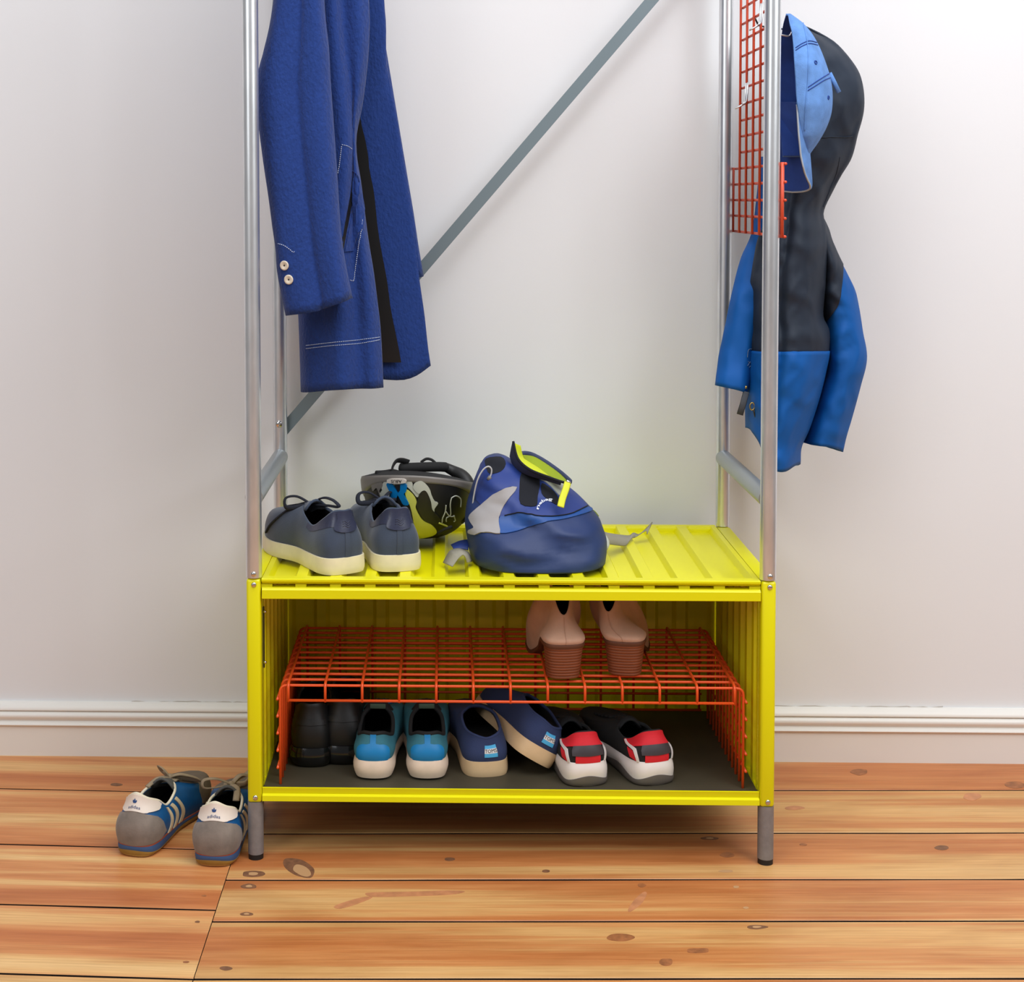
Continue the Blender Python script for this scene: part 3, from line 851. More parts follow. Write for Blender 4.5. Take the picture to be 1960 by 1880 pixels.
# --- worn grey and blue trainers on the floor boards
GSUEDE = mat('worn_grey_suede', (128, 116, 106), .9, var=.22, vscale=45, bump=.2, bscale=400, sheen=.2)
BSUEDE = mat('brown_grey_suede', (112, 98, 84), .9, var=.15, vscale=45, bump=.2, bscale=400)
BNYL = mat('blue_nylon', (0, 82, 138), .55, var=.12, vscale=60, bump=.15, bscale=300)
STRIPE = mat('cream_stripe', (216, 196, 160), .7)
WHTL = mat('white_leather', (232, 218, 205), .5, var=.04, vscale=60)
PIPE = mat('cream_piping', (226, 214, 190), .6)
ORSTR = mat('faded_red_foam', (158, 82, 62), .7)
BLSTR = mat('blue_foam', (54, 84, 128), .7)
GUM = mat('gum_rubber', (150, 112, 44), .6, var=.2, vscale=50)
GUMP = mat('pale_gum_edge', (214, 180, 116), .6)
LACEB = mat('beige_lace', (158, 138, 112), .9, bump=.5, bscale=900, var=.15, vscale=80)
GLIN = mat('grey_lining', (86, 84, 80), .9)
LOGO = mat('logo_blue', (30, 66, 120), .6)
def old(label, pos, rz, loops, lw):
    s = Shoe('worn_trainer', label, pos, rz, dict(L=.270, hw=.0325, wa=.031, bw=.0400, bwi=.042, t0=.019, t1=.012, spring=.012, H=.096, Hc=.062, Ht=.074, ow=.0285, toeh=.030, dh1=.009, ohy=.016, bulge=.012, ty=.50, hb=.55), 'worn trainers on the floor')
    s.upper(BNYL, GLIN, GLIN)
    wv = lambda a: .0115+.0035*math.cos(a*2*PI*3)
    tz = lambda a: s.z0(s.row(a)[1]); tt = lambda a: s.zt(s.row(a)[1])
    h1 = lambda a: tz(a)+min(.0025, .3*(tt(a)-tz(a)))
    def frac(f): return lambda a: tz(a)+(tt(a)+.002-tz(a))*f
    s.band('outsole', GUMP, tz, frac(.16), -.0045, -.0005, .0, bottom=True, label='pale gum outsole edge')
    s.band('sole_wedge', GUM, frac(.14), lambda a: frac(.42+.14*math.cos(a*2*PI*3))(a), -.0008, .0010, .0006)
    s.band('foam_layer', BLSTR, lambda a: frac(.41+.14*math.cos(a*2*PI*3))(a), frac(.86), .0006, .0010, .0006, label='blue foam layer')
    s.band('foam_layer', ORSTR, frac(.85), frac(1.06), .0008, .0008, .0006, label='faded red foam layer')
    s.sheet('heel_counter', [(-.098, .003), (-.100, .026), (-.082, .042), (-.050, .050), (.050, .050), (.082, .042), (.100, .026), (.098, .003)], GSUEDE, .006, .0014, .0016, 2, 'worn grey suede heel counter')
    s.sheet('heel_tab', [(-.080, .0795), (-.088, .070), (-.078, .061), (-.045, .055), (-.030, .051), (.030, .051), (.045, .055), (.078, .061), (.088, .070), (.080, .0795)], WHTL, .005, .0022, .0024, 2, 'white leather heel tab')
    # small printed flower emblem and wording on the heel tab
    for uu, vv, w_, h_, tl in ((0, .0690, .0022, .0042, 0), (-.0042, .0680, .0020, .0036, .8), (.0042, .0680, .0020, .0036, -.8)):
        pl = [(uu+w_*math.cos(q)*math.cos(tl)-h_*math.sin(q)*math.sin(tl), vv+w_*math.cos(q)*math.sin(tl)+h_*math.sin(q)*math.cos(tl)) for q in [2*PI*i/10 for i in range(10)]]
        s.sheet('emblem_leaf', pl, LOGO, .002, .0028, .0008)
    s.text('adidas', 0, .0580, .0072, LOGO, off=.0030)
    for sg in (-1, 1):
        for k in range(3):
            u0 = .122+.021*k
            vv = [.003+.070*i/9 for i in range(10)]; cu = lambda v: u0+.012*math.sin(PI*v/.078)-.004*v/.07
            s.sheet('stripe', [(sg*cu(v), v) for v in vv]+[(sg*(cu(v)+.0095), v) for v in vv[::-1]], STRIPE, .0034, .0016, .0018, 0, 'cream side stripe')
    s.sheet('toe_cap', [(.31-.075, .003), (.31-.078, .030), (.31-.055, .046), (.31-.030, .055), (.31-.022, .074), (.31+.022, .074), (.31+.030, .055), (.31+.055, .046), (.31+.078, .030), (.31+.075, .003)], BSUEDE, .006, .0012, .0014, 2, 'brownish suede toe cap')
    bm = bmesh.new(); tube(bm, [s.P(i/90, 1)-s.nrm(i/90, .97)*.002+Vector((0, 0, .0006)) for i in range(90)], .0023, 8, True); obj('piping', bm, PIPE, s.root, True, 'cream piping round the opening')
    s.tongue(GLIN, .012, .021, .62, .41)
    s.laces(LACEB, 5, .525, .68, .014, .021, .0030, (1.7, .6))
    for l in loops: s.loop(l, .0030, (1.9, .5))
    bmesh.ops.create_uvsphere(s.lace_bm, u_segments=10, v_segments=8, radius=.0065, matrix=Matrix.Translation((0, .140, .077)))
    s.finish_laces('beige laces tied in a bow')
    return s
K_ = (0, .140, .078)
lo1 = [[K_, (-.008, .136, .090), (-.018, .140, .093), (-.017, .148, .082), K_],
       [K_, (.016, .146, .082), (.034, .160, .074), (.038, .170, .066), (.020, .156, .071), K_],
       [K_, (-.014, .125, .080), (-.024, .104, .072)],
       [K_, (.014, .16, .074), (.030, .178, .060)]]
lo2 = [[K_, (-.022, .130, .090), (-.042, .122, .090), (-.041, .120, .078), (-.02, .130, .076), K_],
       [K_, (.012, .152, .089), (.024, .160, .084), (.020, .150, .076), K_],
       [K_, (.014, .118, .080), (.018, .092, .070)],
       [K_, (.022, .165, .088), (.030, .180, .092)]]
old('left worn grey and blue striped trainer on the floor boards, farther from the rack', (-.1960, -.006, .0006), math.radians(-15), lo1, 0)
old('right worn grey and blue striped trainer on the floor boards, touching the rack foot', (-.0625, -.040, .0006), math.radians(-4), lo2, 0)

# --- taupe ankle boots on the wire shelf
TAUPE = mat('taupe_nubuck', (190, 148, 124), .85, var=.12, vscale=30, bump=.15, bscale=300, sheen=.2)
STACK = mat('stacked_leather', (128, 66, 34), .6, var=.2, vscale=50, stretch=(.4, .4, 8))
WELT = mat('brown_welt', (92, 52, 32), .6)
def boot(label, pos, rz, lean=0.0):
    s = Shoe('ankle_boot', label, pos, rz, dict(L=.245, hw=.032, wa=.028, bw=.035, bwi=.035, t0=.051, t1=.010, spring=.008, H=.118, Hc=.150, Ht=.152, ow=.0185, toeh=.035, ohy=.026, bulge=.016, hb=.30, ty=.46, thick=.003), 'taupe ankle boots')
    # opening of a boot: lower at the back, high front
    zt0 = s.zt
    s.zt = lambda y: s.z0(y)+.051*(1-min(1, max(0, (y-.05)/.10)))**1.2*1.0+.006
    tab = []; NT = len(s.tab)
    for k, q in enumerate(s.tab):
        q = list(q); th = 2*PI*k/NT; c = (1-math.cos(th))/2
        f = min(1, max(0, (q[1]/.245-.22)/.45)); f = f*f*(3-2*f)
        q[2] = .0170*math.sin(th)+lean*.075; q[3] = .056-.034*math.cos(th)
        q[4] = .0985+.053*min(1, c*2.0)
        q[5] = .016+.016*f; q[6] = (.011 if q[1] < .05 else .004)*(1-f); q[7] = .050*f; q[8] = -(.036+.042*min(1, c*2.2))+.008*f
        tab.append(q)
    s.tab = tab
    s.upper(TAUPE, BLKLIN, BLKLIN, name='shaft')
    s.band('welt', WELT, lambda a: s.zt(s.row(a)[1])-.005, lambda a: s.zt(s.row(a)[1])+.001, .0012, .0014, .0006)
    # stacked heel with leather lifts
    bm = bmesh.new(); rings = []
    n = 30; lay = 11
    def hp(f, t, o):
        a = -.155+.31*t; q = s.row(a)
        sc = .80+.17*f
        return Vector((q[0]*sc, .006*(1-f)+q[1]*(.85+.15*f)+.004*(1-f), .052*f))+s.out(a)*o
    for j in range(lay):
        for f, o in ((j/lay, -.0006), ((j+.15)/lay, .0004), ((j+.85)/lay, .0004), ((j+1)/lay, -.0006)):
            r = [hp(f, t/n, o) for t in range(n+1)]
            rings.append(r)
    loft(bm, rings, closed=True, cap0=True, cap1=True)
    obj('heel', bm, STACK, s.root, True, 'brown stacked leather heel')
    bm = bmesh.new(); rr = [[Vector((s.row(i/60)[0]*.97, s.row(i/60)[1], s.zt(s.row(i/60)[1])-.004)) for i in range(60)]]
    loft(bm, rr+[[v*.6+Vector((0, .05, .4*v.z)) for v in rr[0]]], cap1=True); obj('sole', bm, WELT, s.root)
    s.sheet('heel_seam', [(-.0008, .004), (.0008, .004), (.0008, .078), (-.0008, .078)], TAUPE, .004, .0012, .0012)
    return s
zb_ = ZT+.0022+RW*2+.0004
boot('left taupe ankle boot with stacked heel, standing upright on the orange wire shelf', (.4905, .024, zb_), math.radians(6))
boot('right taupe ankle boot with its shaft slumped leftwards on the wire shelf', (.5830, .042, zb_), math.radians(-9), -.35)

# --- black leather shoes in the dark left corner
BLKLEA = mat('black_leather', (9, 9, 9), .5, bump=.05, bscale=200)
def blackshoe(label, pos, rz, H):
    s = Shoe('black_shoe', label, pos, rz, dict(L=.27, hw=.031, wa=.029, bw=.034, bwi=.035, t0=.028, t1=.012, spring=.008, H=H, Hc=H-.020, Ht=H+.006, ow=.028, toeh=.04, ohy=.012, bulge=.008, ty=.45), 'black leather shoes')
    s.upper(BLKLEA, BLKLIN, BLKLIN)
    s.band('sole', mat('black_sole', (16, 15, 14), .16), s.zfun(s.z0), s.zfun(lambda y: s.zt(y)+.004), .001, .003, .005, bottom=True)
    s.sheet('heel_strap', [(-.05, .040), (-.05, .050), (.05, .050), (.05, .040)], BLKLEA, .006, .0018, .0018)
    return s
blackshoe('left black leather shoe in the dark left corner of the cabinet', (.0790, .088, ZB), math.radians(0), .100)
blackshoe('right black leather shoe beside its twin, next to the blue running shoes', (.1300, .100, ZB), math.radians(0), .104)
#@@PART3
# ------------------------------------------------------------------ garments
def interp(tr, y):
    if y <= tr[0][0]: return tr[0][1]
    for a, b in zip(tr, tr[1:]):
        if y <= b[0]:
            t = (y-a[0])/(b[0]-a[0]); t = t
            return a[1]+(b[1]-a[1])*t
    return tr[-1][1]
def smooth_tr(tr, n=6):
    return [(q[0], q[1]) for q in crom(tr, n)]
def cloth(name, ctrl, top, m, parent, rows=60, per=6, closed=False, th=.0, wob=.0, wf=6, seed=0, label=None, rid=0, clampx=None):
    """ctrl: list of (px trace over py, Y or Y-trace, bottom py [, top py]); builds a hanging sheet through those verticals"""
    CT = [(smooth_tr(c[0]), c[1], c[2], c[3] if len(c) > 3 else top) for c in ctrl]
    bm = bmesh.new(); R = []
    for r in range(rows+1):
        v = r/rows; P = []
        for tr, Y, bot, tp in CT:
            py = tp+(bot-tp)*v
            yy = interp(Y, py) if isinstance(Y, (list, tuple)) else Y
            P.append(at(interp(tr, py), py, yy))
        ring = [Vector(q) for q in crom(P, per, closed)]
        if wob:
            for i, q in enumerate(ring):
                d = noise.noise(Vector((q.x*wf+seed, q.y*wf, q.z*wf*.35)))*wob + noise.noise(Vector((q.x*wf*2.6+seed, q.y*wf*2.6, q.z*wf*1.2)))*wob*.4
                if rid:
                    e = noise.noise(Vector((q.x*16+q.z*9+seed, q.y*10, q.z*13-q.x*6)))
                    e2 = noise.noise(Vector((q.x*34-q.z*22+seed, q.y*18, q.z*26)))
                    d += ((1-abs(e)*3.2 if abs(e) < .31 else 0)-.4)*rid*-1 + ((1-abs(e2)*3.2 if abs(e2) < .31 else 0)-.4)*rid*-.45
                q.y += d; q.x += d*.3
                if clampx and q.z > clampx[1] and q.x < clampx[0]: q.x = clampx[0]+(q.x-clampx[0])*.04
        R.append(ring)
    loft(bm, R, closed, cap0=False, cap1=False)
    o = obj(name, bm, m, parent, True, label)
    if th: solidify(o, th, 0)
    return o

# --- blue wool coat
WOOL = mat('blue_wool', (35, 60, 124), .95, var=.10, vscale=160, bump=1.0, bscale=230, sheen=.12, stretch=(1, 1, .6), spec=.15)
LIN = mat('black_satin', (12, 11, 14), .5)
THREAD = mat('pale_thread', (196, 206, 226), .8)
BONE = mat('bone_button', (214, 200, 180), .35, var=.05, vscale=200)
coat = thing('wool_coat', 'long blue wool coat hanging open at the left of the rack', 'coat', at(650, 700, .2))
e1 = [(-430, 640), (-200, 690), (0, 705), (89, 704.7), (143, 700), (201, 692), (257, 680.5), (300, 681), (349, 689), (420, 698), (470, 705), (519, 713), (581, 721), (638, 727), (742, 732)]
gG = [(-430, 650), (-200, 706), (0, 722), (100, 726), (156, 722), (201, 715), (235, 706), (279, 703), (324, 707), (369, 716), (447, 724.5), (538, 741), (591, 748), (666, 763), (728, 774)]
hH = [(-430, 655), (-200, 720), (0, 733), (45, 737), (67, 736), (116, 738), (168, 747), (252, 763), (349, 778), (420, 789), (474, 796), (538, 803), (602, 812), (666, 819), (699, 824)]
C1 = (e1, .128, 742); 
C2 = ([(-430, 632), (0, 684), (150, 686), (257, 676), (420, 688), (600, 706), (744, 714)], .108, 744)
C3 = ([(-430, 622), (0, 656), (100, 664), (168, 672), (268, 676), (420, 672), (600, 682), (744, 690)], .112, 744)
C4 = ([(-430, 612), (0, 634), (150, 646), (270, 656), (420, 650), (600, 650), (747, 655)], .090, 746)
C5 = ([(-430, 600), (0, 600), (300, 610), (600, 615), (748, 622)], .108, 748)
C6 = ([(-430, 590), (0, 560), (300, 566), (600, 583), (749, 588)], .128, 751)
C7 = ([(-430, 588), (0, 549), (300, 555), (600, 573), (749, 578)], .17, 749)
C8 = ([(-430, 592), (0, 556), (300, 565), (600, 585), (749, 590)], .24, 738)
C9 = ([(-430, 620), (0, 630), (300, 640), (600, 660), (749, 670)], .285, 722)
G_ = (gG, .288, 727); H_ = (hH, .300, 700)
body = cloth('coat_body', [C1, C2, C3, C4, C5, C6, C7, C8, C9, G_, H_], -430, WOOL, coat, 70, 6, th=.004, wob=.003, wf=9)
def sh(c, dx, dY, bot): return ([(y, x+dx) for y, x in c[0]], c[1]+dY, bot)
cloth('coat_lining', [([(y, x-6) for y, x in e1], .155, 735), sh(C4, 6, .055, 735), sh(C6, 14, .030, 735), sh(C7, 12, 0, 730), sh(C8, 10, -.012, 700), sh(C9, 4, -.012, 694), ([(-430, 628), (0, 688), (180, 689), (228, 690), (262, 698), (300, 705)]+gG[8:], .276, 694)], -430, LIN, coat, 60, 5, label='black coat lining')
sl = [(-430, 590), (-300, 560), (0, 525), (89, 508), (138, 495), (168, 492), (212, 493.6), (295, 503.6), (380, 517), (436, 524.5), (474, 530), (519, 533), (566, 541.5), (604, 549)]
sr_ = [(-430, 625), (-300, 606), (0, 618), (89, 626.5), (156, 630), (235, 635.5), (324, 642), (420, 648), (474, 654), (528, 663), (571, 672)]
lerp = lambda t, o=0: [(y, interp(sl, y)*(1-t)+interp(sr_, y)*t+o) for y in (-430, -300, -150, 0, 90, 150, 210, 300, 380, 440, 500, 560, 600)]
S0 = (sl, .055, 604)
sleeve = cloth('sleeve', [S0, (lerp(.08), .035, 603), (lerp(.28), .028, 600), (lerp(.47), .030, 596), (lerp(.56), .0335, 592), (lerp(.66), .026, 588), (lerp(.85), .024, 580), (lerp(.97), .038, 573), (sr_, .055, 571), (lerp(.9), .078, 573), (lerp(.6), .086, 585), (lerp(.3), .086, 595), (lerp(.1), .076, 602)], -430, WOOL, coat, 60, 4, True, th=.004, wob=.0025, wf=10, seed=3)
cloth('sleeve_lining', [(lerp(.06), .055, 596), (lerp(.3), .036, 590), (lerp(.7), .034, 580), (lerp(.94), .055, 568), (lerp(.7), .075, 578), (lerp(.3), .077, 590)], 480, LIN, coat, 10, 4, True)
cloth('sleeve', [([(-430, 640), (300, 752), (420, 776), (532, 790)], .345, 533), ([(-430, 645), (300, 762), (420, 787), (532, 800)], .328, 532), ([(-430, 650), (300, 772), (400, 789), (474, 800), (529, 809.5)], .340, 529), ([(-430, 650), (300, 765), (420, 786), (529, 800)], .362, 529)], -430, WOOL, coat, 40, 5, True, th=.003)
bvb = bvh_of(body); bvs = bvh_of(sleeve)
for x, y in ((546, 508), (554, 535)):
    p, n_ = hit(bvs, x, y); n_ = (n_+Vector((-.25, -.9, 0))).normalized()
    q = n_.to_track_quat('Z', 'Y').to_matrix().to_4x4()
    bm = bmesh.new()
    prof = [(0.0012, .0012), (.0025, .0020), (.0055, .0026), (.0072, .0028), (.0078, .0016), (.0072, 0), (.0, 0)]
    loft(bm, [[(r*math.cos(2*PI*k/24), r*math.sin(2*PI*k/24), z) for k in range(24)] for r, z in prof[:-1]])
    bm.transform(Matrix.Translation(p+n_*.0018) @ q)
    b_ = obj('button', bm, BONE, coat, True, 'bone-coloured cuff button')
    bm = bmesh.new(); cyl(bm, (0, 0, .0008), (0, 0, .0019), .0012, 8); bm.transform(Matrix.Translation(p+n_*.0018) @ q); obj('button_eye', bm, BLACK, b_)
seam('stitching', bvs, [(534, 466), (545, 470), (556, 478), (562, 483), (565, 479)], .0005, THREAD, coat, .0022, .0035)
seam('stitching', bvb, [(648, 332), (651.5, 305), (655, 277)], .0006, THREAD, coat, .0026, .0032)
seam('stitching', bvb, [(655, 277), (664, 280), (672, 286)], .0005, THREAD, coat, .0026, .0032)
seam('stitching', bvb, [(691, 421), (690, 445), (685, 490), (675, 538)], .0006, THREAD, coat, .0026, .0032)
seam('stitching', bvb, [(675, 538), (666, 536)], .0005, THREAD, coat, .0026, .0032)
seam('stitching', bvb, [(588, 661), (640, 655), (690, 650), (726, 645)], .0005, THREAD, coat, .0026, .0032)
seam('stitching', bvb, [(588, 667), (640, 661), (690, 657), (726, 650)], .0005, THREAD, coat, .0026, .0032)
decal('pocket_slit', bvb, [(675, 322), (678, 335), (673, 385), (662, 440), (656, 478), (652, 470), (659, 425), (668, 375)], LIN, coat, 5, .0024, .001, label='dark pocket opening')
decal('pocket_welt', bvb, [(678, 326), (688, 362), (694, 400), (690, 440), (676, 480), (657, 482), (664, 440), (676, 385), (680, 335)], WOOL, coat, 6, .0042, .003)
# hanger above the frame
hg = thing('coat_hanger', 'steel coat hanger on the clothes rail inside the blue wool coat', 'hanger', (at(640, -430, .2).x, D*.5, 1.88))
hx = at(622, -430, .18).x
bm = bmesh.new(); tube(bm, bend([(hx, .05, 1.70), (hx, D*.5, 1.765), (hx, .33, 1.70)], .03), .006, 10)
tube(bm, [(hx, D*.5, 1.765)]+[(hx, D*.5-.0165*math.sin(q), 1.879+.0165*math.cos(q)+.0*q) for q in [PI+.3-k*.35 for k in range(12)]], .002, 8); obj('hanger_body', bm, STEEL, hg)

# --- rain jacket on the grid
JDK = mat('dark_slate_shell', (34, 43, 57), .62, spec=.3, var=.10, vscale=14, bump=.12, bscale=60)
JBL = mat('bright_blue_shell', (0, 84, 160), .65, spec=.3, var=.08, vscale=14, bump=.12, bscale=60)
BRASS = mat('brass', (190, 160, 90), .3, 1.0)
jk = thing('rain_jacket', 'hooded rain jacket, dark slate above and bright blue below, on the orange grid', 'jacket', at(1520, 600, .22))
JL = [(48, 1528), (58, 1510), (70, 1497), (90, 1484), (117, 1476), (147, 1470), (186, 1467), (257, 1466), (335, 1466), (404, 1465), (433, 1462), (470, 1449), (553, 1436), (606, 1432), (675, 1430), (760, 1429), (822, 1429)]
JR = [(48, 1532), (58, 1556), (66, 1572), (83, 1599), (117, 1629), (147, 1646), (186, 1653), (220, 1651), (257, 1641), (301, 1629), (335, 1609), (362, 1594.5), (404, 1575), (433, 1579), (470, 1583), (553, 1578), (606, 1574), (633, 1586), (675, 1585), (707, 1579), (760, 1566), (819, 1547), (856, 1531), (888, 1529), (905, 1524)]
def jmix(t, o=0): return [(y, interp(JL, min(y, 822))*(1-t)+interp(JR, y)*t+o) for y in (48, 58, 70, 90, 117, 147, 186, 220, 257, 301, 335, 362, 404, 433, 470, 553, 606, 640, 675, 707, 760, 819, 856, 905)]
def jacket_part(name, m, top, b, label=None, wob=.012, th=.003, rows=60, extra=None):
    yn = [(48, .245), (70, .19), (117, .165), (200, .155), (300, .160), (400, .175), (470, .165), (600, .155), (760, .150), (900, .155)]
    off = lambda d: [(y, v+d) for y, v in yn]
    far = [(48, .265), (70, .31), (117, .335), (300, .34), (400, .32), (600, .32), (900, .31)]
    c = [(JL, .24, b(0), top), (jmix(.10), off(.045), b(.1), top), (jmix(.30), off(.010), b(.3), top), (jmix(.42), off(.012), b(.42), top), (jmix(.55), off(0), b(.55), top), (jmix(.75), off(.008), b(.75), top), (jmix(.92), off(.035), b(.92), top), (JR, .235, b(1), top),
         (jmix(.9), far, b(.9), top), (jmix(.5), far, b(.5), top), (jmix(.12), far, b(.1), top)]
    return cloth(name, c, top, m, jk, rows, 8, True, th=th, wob=wob, wf=11, seed=5, label=label, rid=.006, clampx=(.8235, .970))
jb1 = jacket_part('hood_and_body', JDK, 48, lambda t: 674+3*t, rows=80)
jb2 = jacket_part('lower_body', JBL, 672, lambda t: interp([(0, 820), (.2, 830), (.5, 899), (.75, 901), (1, 888)], t), 'bright blue lower jacket', rows=30, th=.006)
# right sleeve
RL = [(420, 1555), (440, 1564), (500, 1574), (548, 1572), (580, 1570), (633, 1580), (686, 1584), (739, 1577), (798, 1556), (848, 1537)]
RR = [(420, 1575), (440, 1584), (462, 1591), (502, 1608.6), (548, 1632), (580, 1641), (633, 1650), (686, 1658), (739, 1646), (798, 1630), (835, 1619), (866, 1612)]
rm = lambda t: [(y, interp(RL, y)*(1-t)+interp(RR, y)*t) for y in (420, 440, 470, 502, 548, 580, 633, 686, 739, 798, 850)]
rs = cloth('sleeve', [(RL, .275, 848), (rm(.2), .235, 852), (rm(.5), .222, 855), (rm(.8), .235, 860), (RR, .27, 865), (rm(.7), .31, 858), (rm(.3), .31, 850)], 425, JBL, jk, 60, 8, True, th=.003, wob=.008, wf=14, seed=9, rid=.006)
bvr = bvh_of(rs)
g_ = lambda tr, d: [(y, x+d) for y, x in tr]
cloth('sleeve_yoke', [(g_(RL, -1.5), .275, 622), (rm(.2), .230, 606), (rm(.5), .216, 580), (rm(.8), .228, 528), (g_(RR, 1.8), .27, 506), (rm(.7), .314, 540), (rm(.3), .314, 600)], 420, JDK, jk, 36, 8, True, th=.003, wob=.008, wf=14, seed=9, rid=.006, label='dark slate upper sleeve')
LL = [(300, 1458), (360, 1451), (445, 1440), (492, 1420), (553, 1404), (617, 1390.5), (654, 1383), (681, 1377), (737, 1370.6)]
LR = [(300, 1472), (445, 1468), (553, 1462), (620, 1452), (669, 1441), (725, 1434), (751, 1428)]
lm = lambda t: [(y, interp(LL, y)*(1-t)+interp(LR, y)*t) for y in (300, 360, 445, 492, 553, 617, 681, 745)]
YL = [(300, .31), (440, .295), (500, .262), (560, .235), (745, .205)]
o_ = lambda d: [(y, v+d) for y, v in YL]
ls = cloth('sleeve', [(LL, o_(.01), 737), (lm(.25), o_(-.012), 741), (lm(.6), o_(-.018), 746), (lm(.85), o_(-.014), 750), (LR, o_(.008), 751), (lm(.6), o_(.022), 746), (lm(.2), o_(.024), 740)], 300, JBL, jk, 50, 8, True, th=.003, wob=.006, wf=14, seed=2, rid=.004, clampx=(.8235, .970))
bvl = bvh_of(ls); bvj = bvh_of(jb2)
bvd = bvh_of(jb1)
pl = mat('grey_print', (104, 124, 150), .7)
for pts in ([(1437, 668), (1431, 670), (1429, 684)], [(1438, 668), (1436, 700)], [(1430, 692), (1436, 697), (1432, 703)], [(1429, 700), (1434, 692)]):
    seam('cuff_print', bvl, pts, .0005, pl, jk, .0022)
seam('hood_seam', bvd, [(1560, 265), (1590, 262), (1615, 262), (1630, 260)], .0008, JDK, jk, .0022)
seam('hood_seam', bvd, [(1606, 300), (1600, 330), (1588, 360), (1574, 396)], .0007, JDK, jk, .0016)
seam('waist_seam', bvj, [(1490, 857), (1510, 856), (1528, 853)], .0012, JDK, jk, .0016)
# dark webbing tab under the cuff, snap and zip toggle
a_, b_ = at(1428.5, 750, .195), at(1416, 794, .19)
bm = bmesh.new(); tube(bm, [a_, a_.lerp(b_, .5)+Vector((0, -.002, 0)), b_], .0040, 8, flat=(1.35, .25), up=(0, -1, 0)); obj('cuff_tab', bm, mat('grey_webbing', (66, 68, 72), .8), jk)
p, n_ = hit(bvl, 1427, 741)
bm = bmesh.new(); bmesh.ops.create_uvsphere(bm, u_segments=10, v_segments=8, radius=.0032); bmesh.ops.translate(bm, verts=bm.verts, vec=(p or a_)+Vector((0, -.002, 0))); obj('snap', bm, BRASS, jk)
c_ = at(1440, 778, .185)
bm = bmesh.new(); tube(bm, [c_+Vector((.004*math.cos(q), 0, .0062*math.sin(q))) for q in [2*PI*k/14 for k in range(14)]], .0013, 6, True); obj('zip_ring', bm, BRASS, jk)
bm = bmesh.new(); tube(bm, [c_+Vector((.002, 0, -.005)), c_+Vector((.006, 0, -.018))], .0022, 6); obj('zip_pull', bm, BLACK, jk)
# hidden loop that carries the jacket
bm = bmesh.new(); tube(bm, bend([at(1532, 60, .25), Vector((.829, .25, 1.33)), Vector((.8215, .25, 1.345)), Vector((.829, .25, 1.33))], .004, 3), .0016, 6); obj('hanging_loop', bm, BLACK, jk)

# --- denim cap
CAP = mat('light_denim', (98, 142, 204), .9, var=.16, vscale=60, bump=.3, bscale=700)
CAPI = mat('royal_cotton', (34, 66, 140), .9, var=.08, vscale=60, bump=.15, bscale=500)
CAPE = mat('pale_brim_edge', (168, 178, 190), .8)
cp = thing('denim_cap', 'light blue denim baseball cap hanging brim down in front of the rain jacket', 'cap', at(1540, 200, .1))
cr_R = [(27, 1512), (34, 1522), (45, 1536), (65, 1553), (90, 1567), (120, 1579), (150, 1588), (180, 1592), (215, 1590), (245, 1580), (270, 1566), (288, 1553), (300, 1545)]
cr_N = [(27, 1508), (45, 1511), (60, 1515), (85, 1518), (120, 1520), (150, 1522), (186, 1524), (230, 1530), (270, 1538), (300, 1543)]
cr_F = [(27, 1505), (60, 1497), (120, 1494), (220, 1494), (300, 1498)]
cm = lambda A, B, t: [(y, interp(A, y)*(1-t)+interp(B, y)*t) for y in (27, 45, 65, 90, 120, 150, 186, 215, 245, 270, 300)]
yc = [(27, .085), (60, .055), (120, .034), (200, .032), (260, .045), (300, .075)]
yf = [(27, .09), (60, .125), (120, .148), (220, .148), (300, .11)]
crown = cloth('crown', [(cr_N, yc, 300), (cm(cr_N, cr_R, .45), [(y, v-.001) for y, v in yc], 300), (cm(cr_N, cr_R, .82), [(y, v*.7+.027) for y, v in yc], 300), (cr_R, .092, 300), (cm(cr_F, cr_R, .75), [(y, v*.7+.03) for y, v in yf], 300), (cr_F, yf, 300)], 27, CAP, cp, 50, 8, th=.0022, wob=.004, wf=16, seed=4)
bm = bmesh.new()
inn = cloth('crown_lining', [([(y, x-.5) for y, x in cr_N], [(y, v+.003) for y, v in yc], 298), (cm(cr_N, cr_R, .78), [(y, v*.7+.034) for y, v in yc], 298), ([(y, x-4) for y, x in cr_R], .092, 298), (cm(cr_F, cr_R, .7), [(y, v*.7+.026) for y, v in yf], 298), (cr_F, [(y, v-.004) for y, v in yf], 298)], 30, CAPI, cp, 40, 8, wob=.003, wf=14); bm.free()
bN = [(195, 1525), (230, 1527), (260, 1529), (300, 1533), (330, 1540), (352, 1549)]
bR = [(195, 1534), (230, 1540), (262, 1546), (290, 1549), (330, 1552), (352, 1553), (362, 1551)]
bF = [(195, 1496), (300, 1496), (368, 1500)]
b2 = lambda t: [(y, interp(bF, y)*(1-t)+interp(bR, y)*t) for y in (195, 230, 262, 290, 330, 352, 366)]
yb = [(195, .036), (260, .040), (320, .050), (352, .070)]
brim_c = [(bN, yb, 350), (cm(bN, bR, .6) if 0 else [(y, interp(bN, y)*.4+interp(bR, y)*.6) for y in (195, 230, 262, 290, 330, 352)], [(y, v+.014) for y, v in yb], 357), (bR, .088, 362), (b2(.7), .112, 366), (b2(.3), .130, 367), (bF, .142, 365)]
brim = cloth('brim', brim_c, 195, CAP, cp, 30, 8, th=.0022)
cloth('brim_underside', [([(y, x-2.2) for y, x in c[0]], c[1] if isinstance(c[1], list) else c[1]-.001, c[2]-1.5) for c in brim_c], 195, CAPI, cp, 30, 8, label='royal blue brim underside')
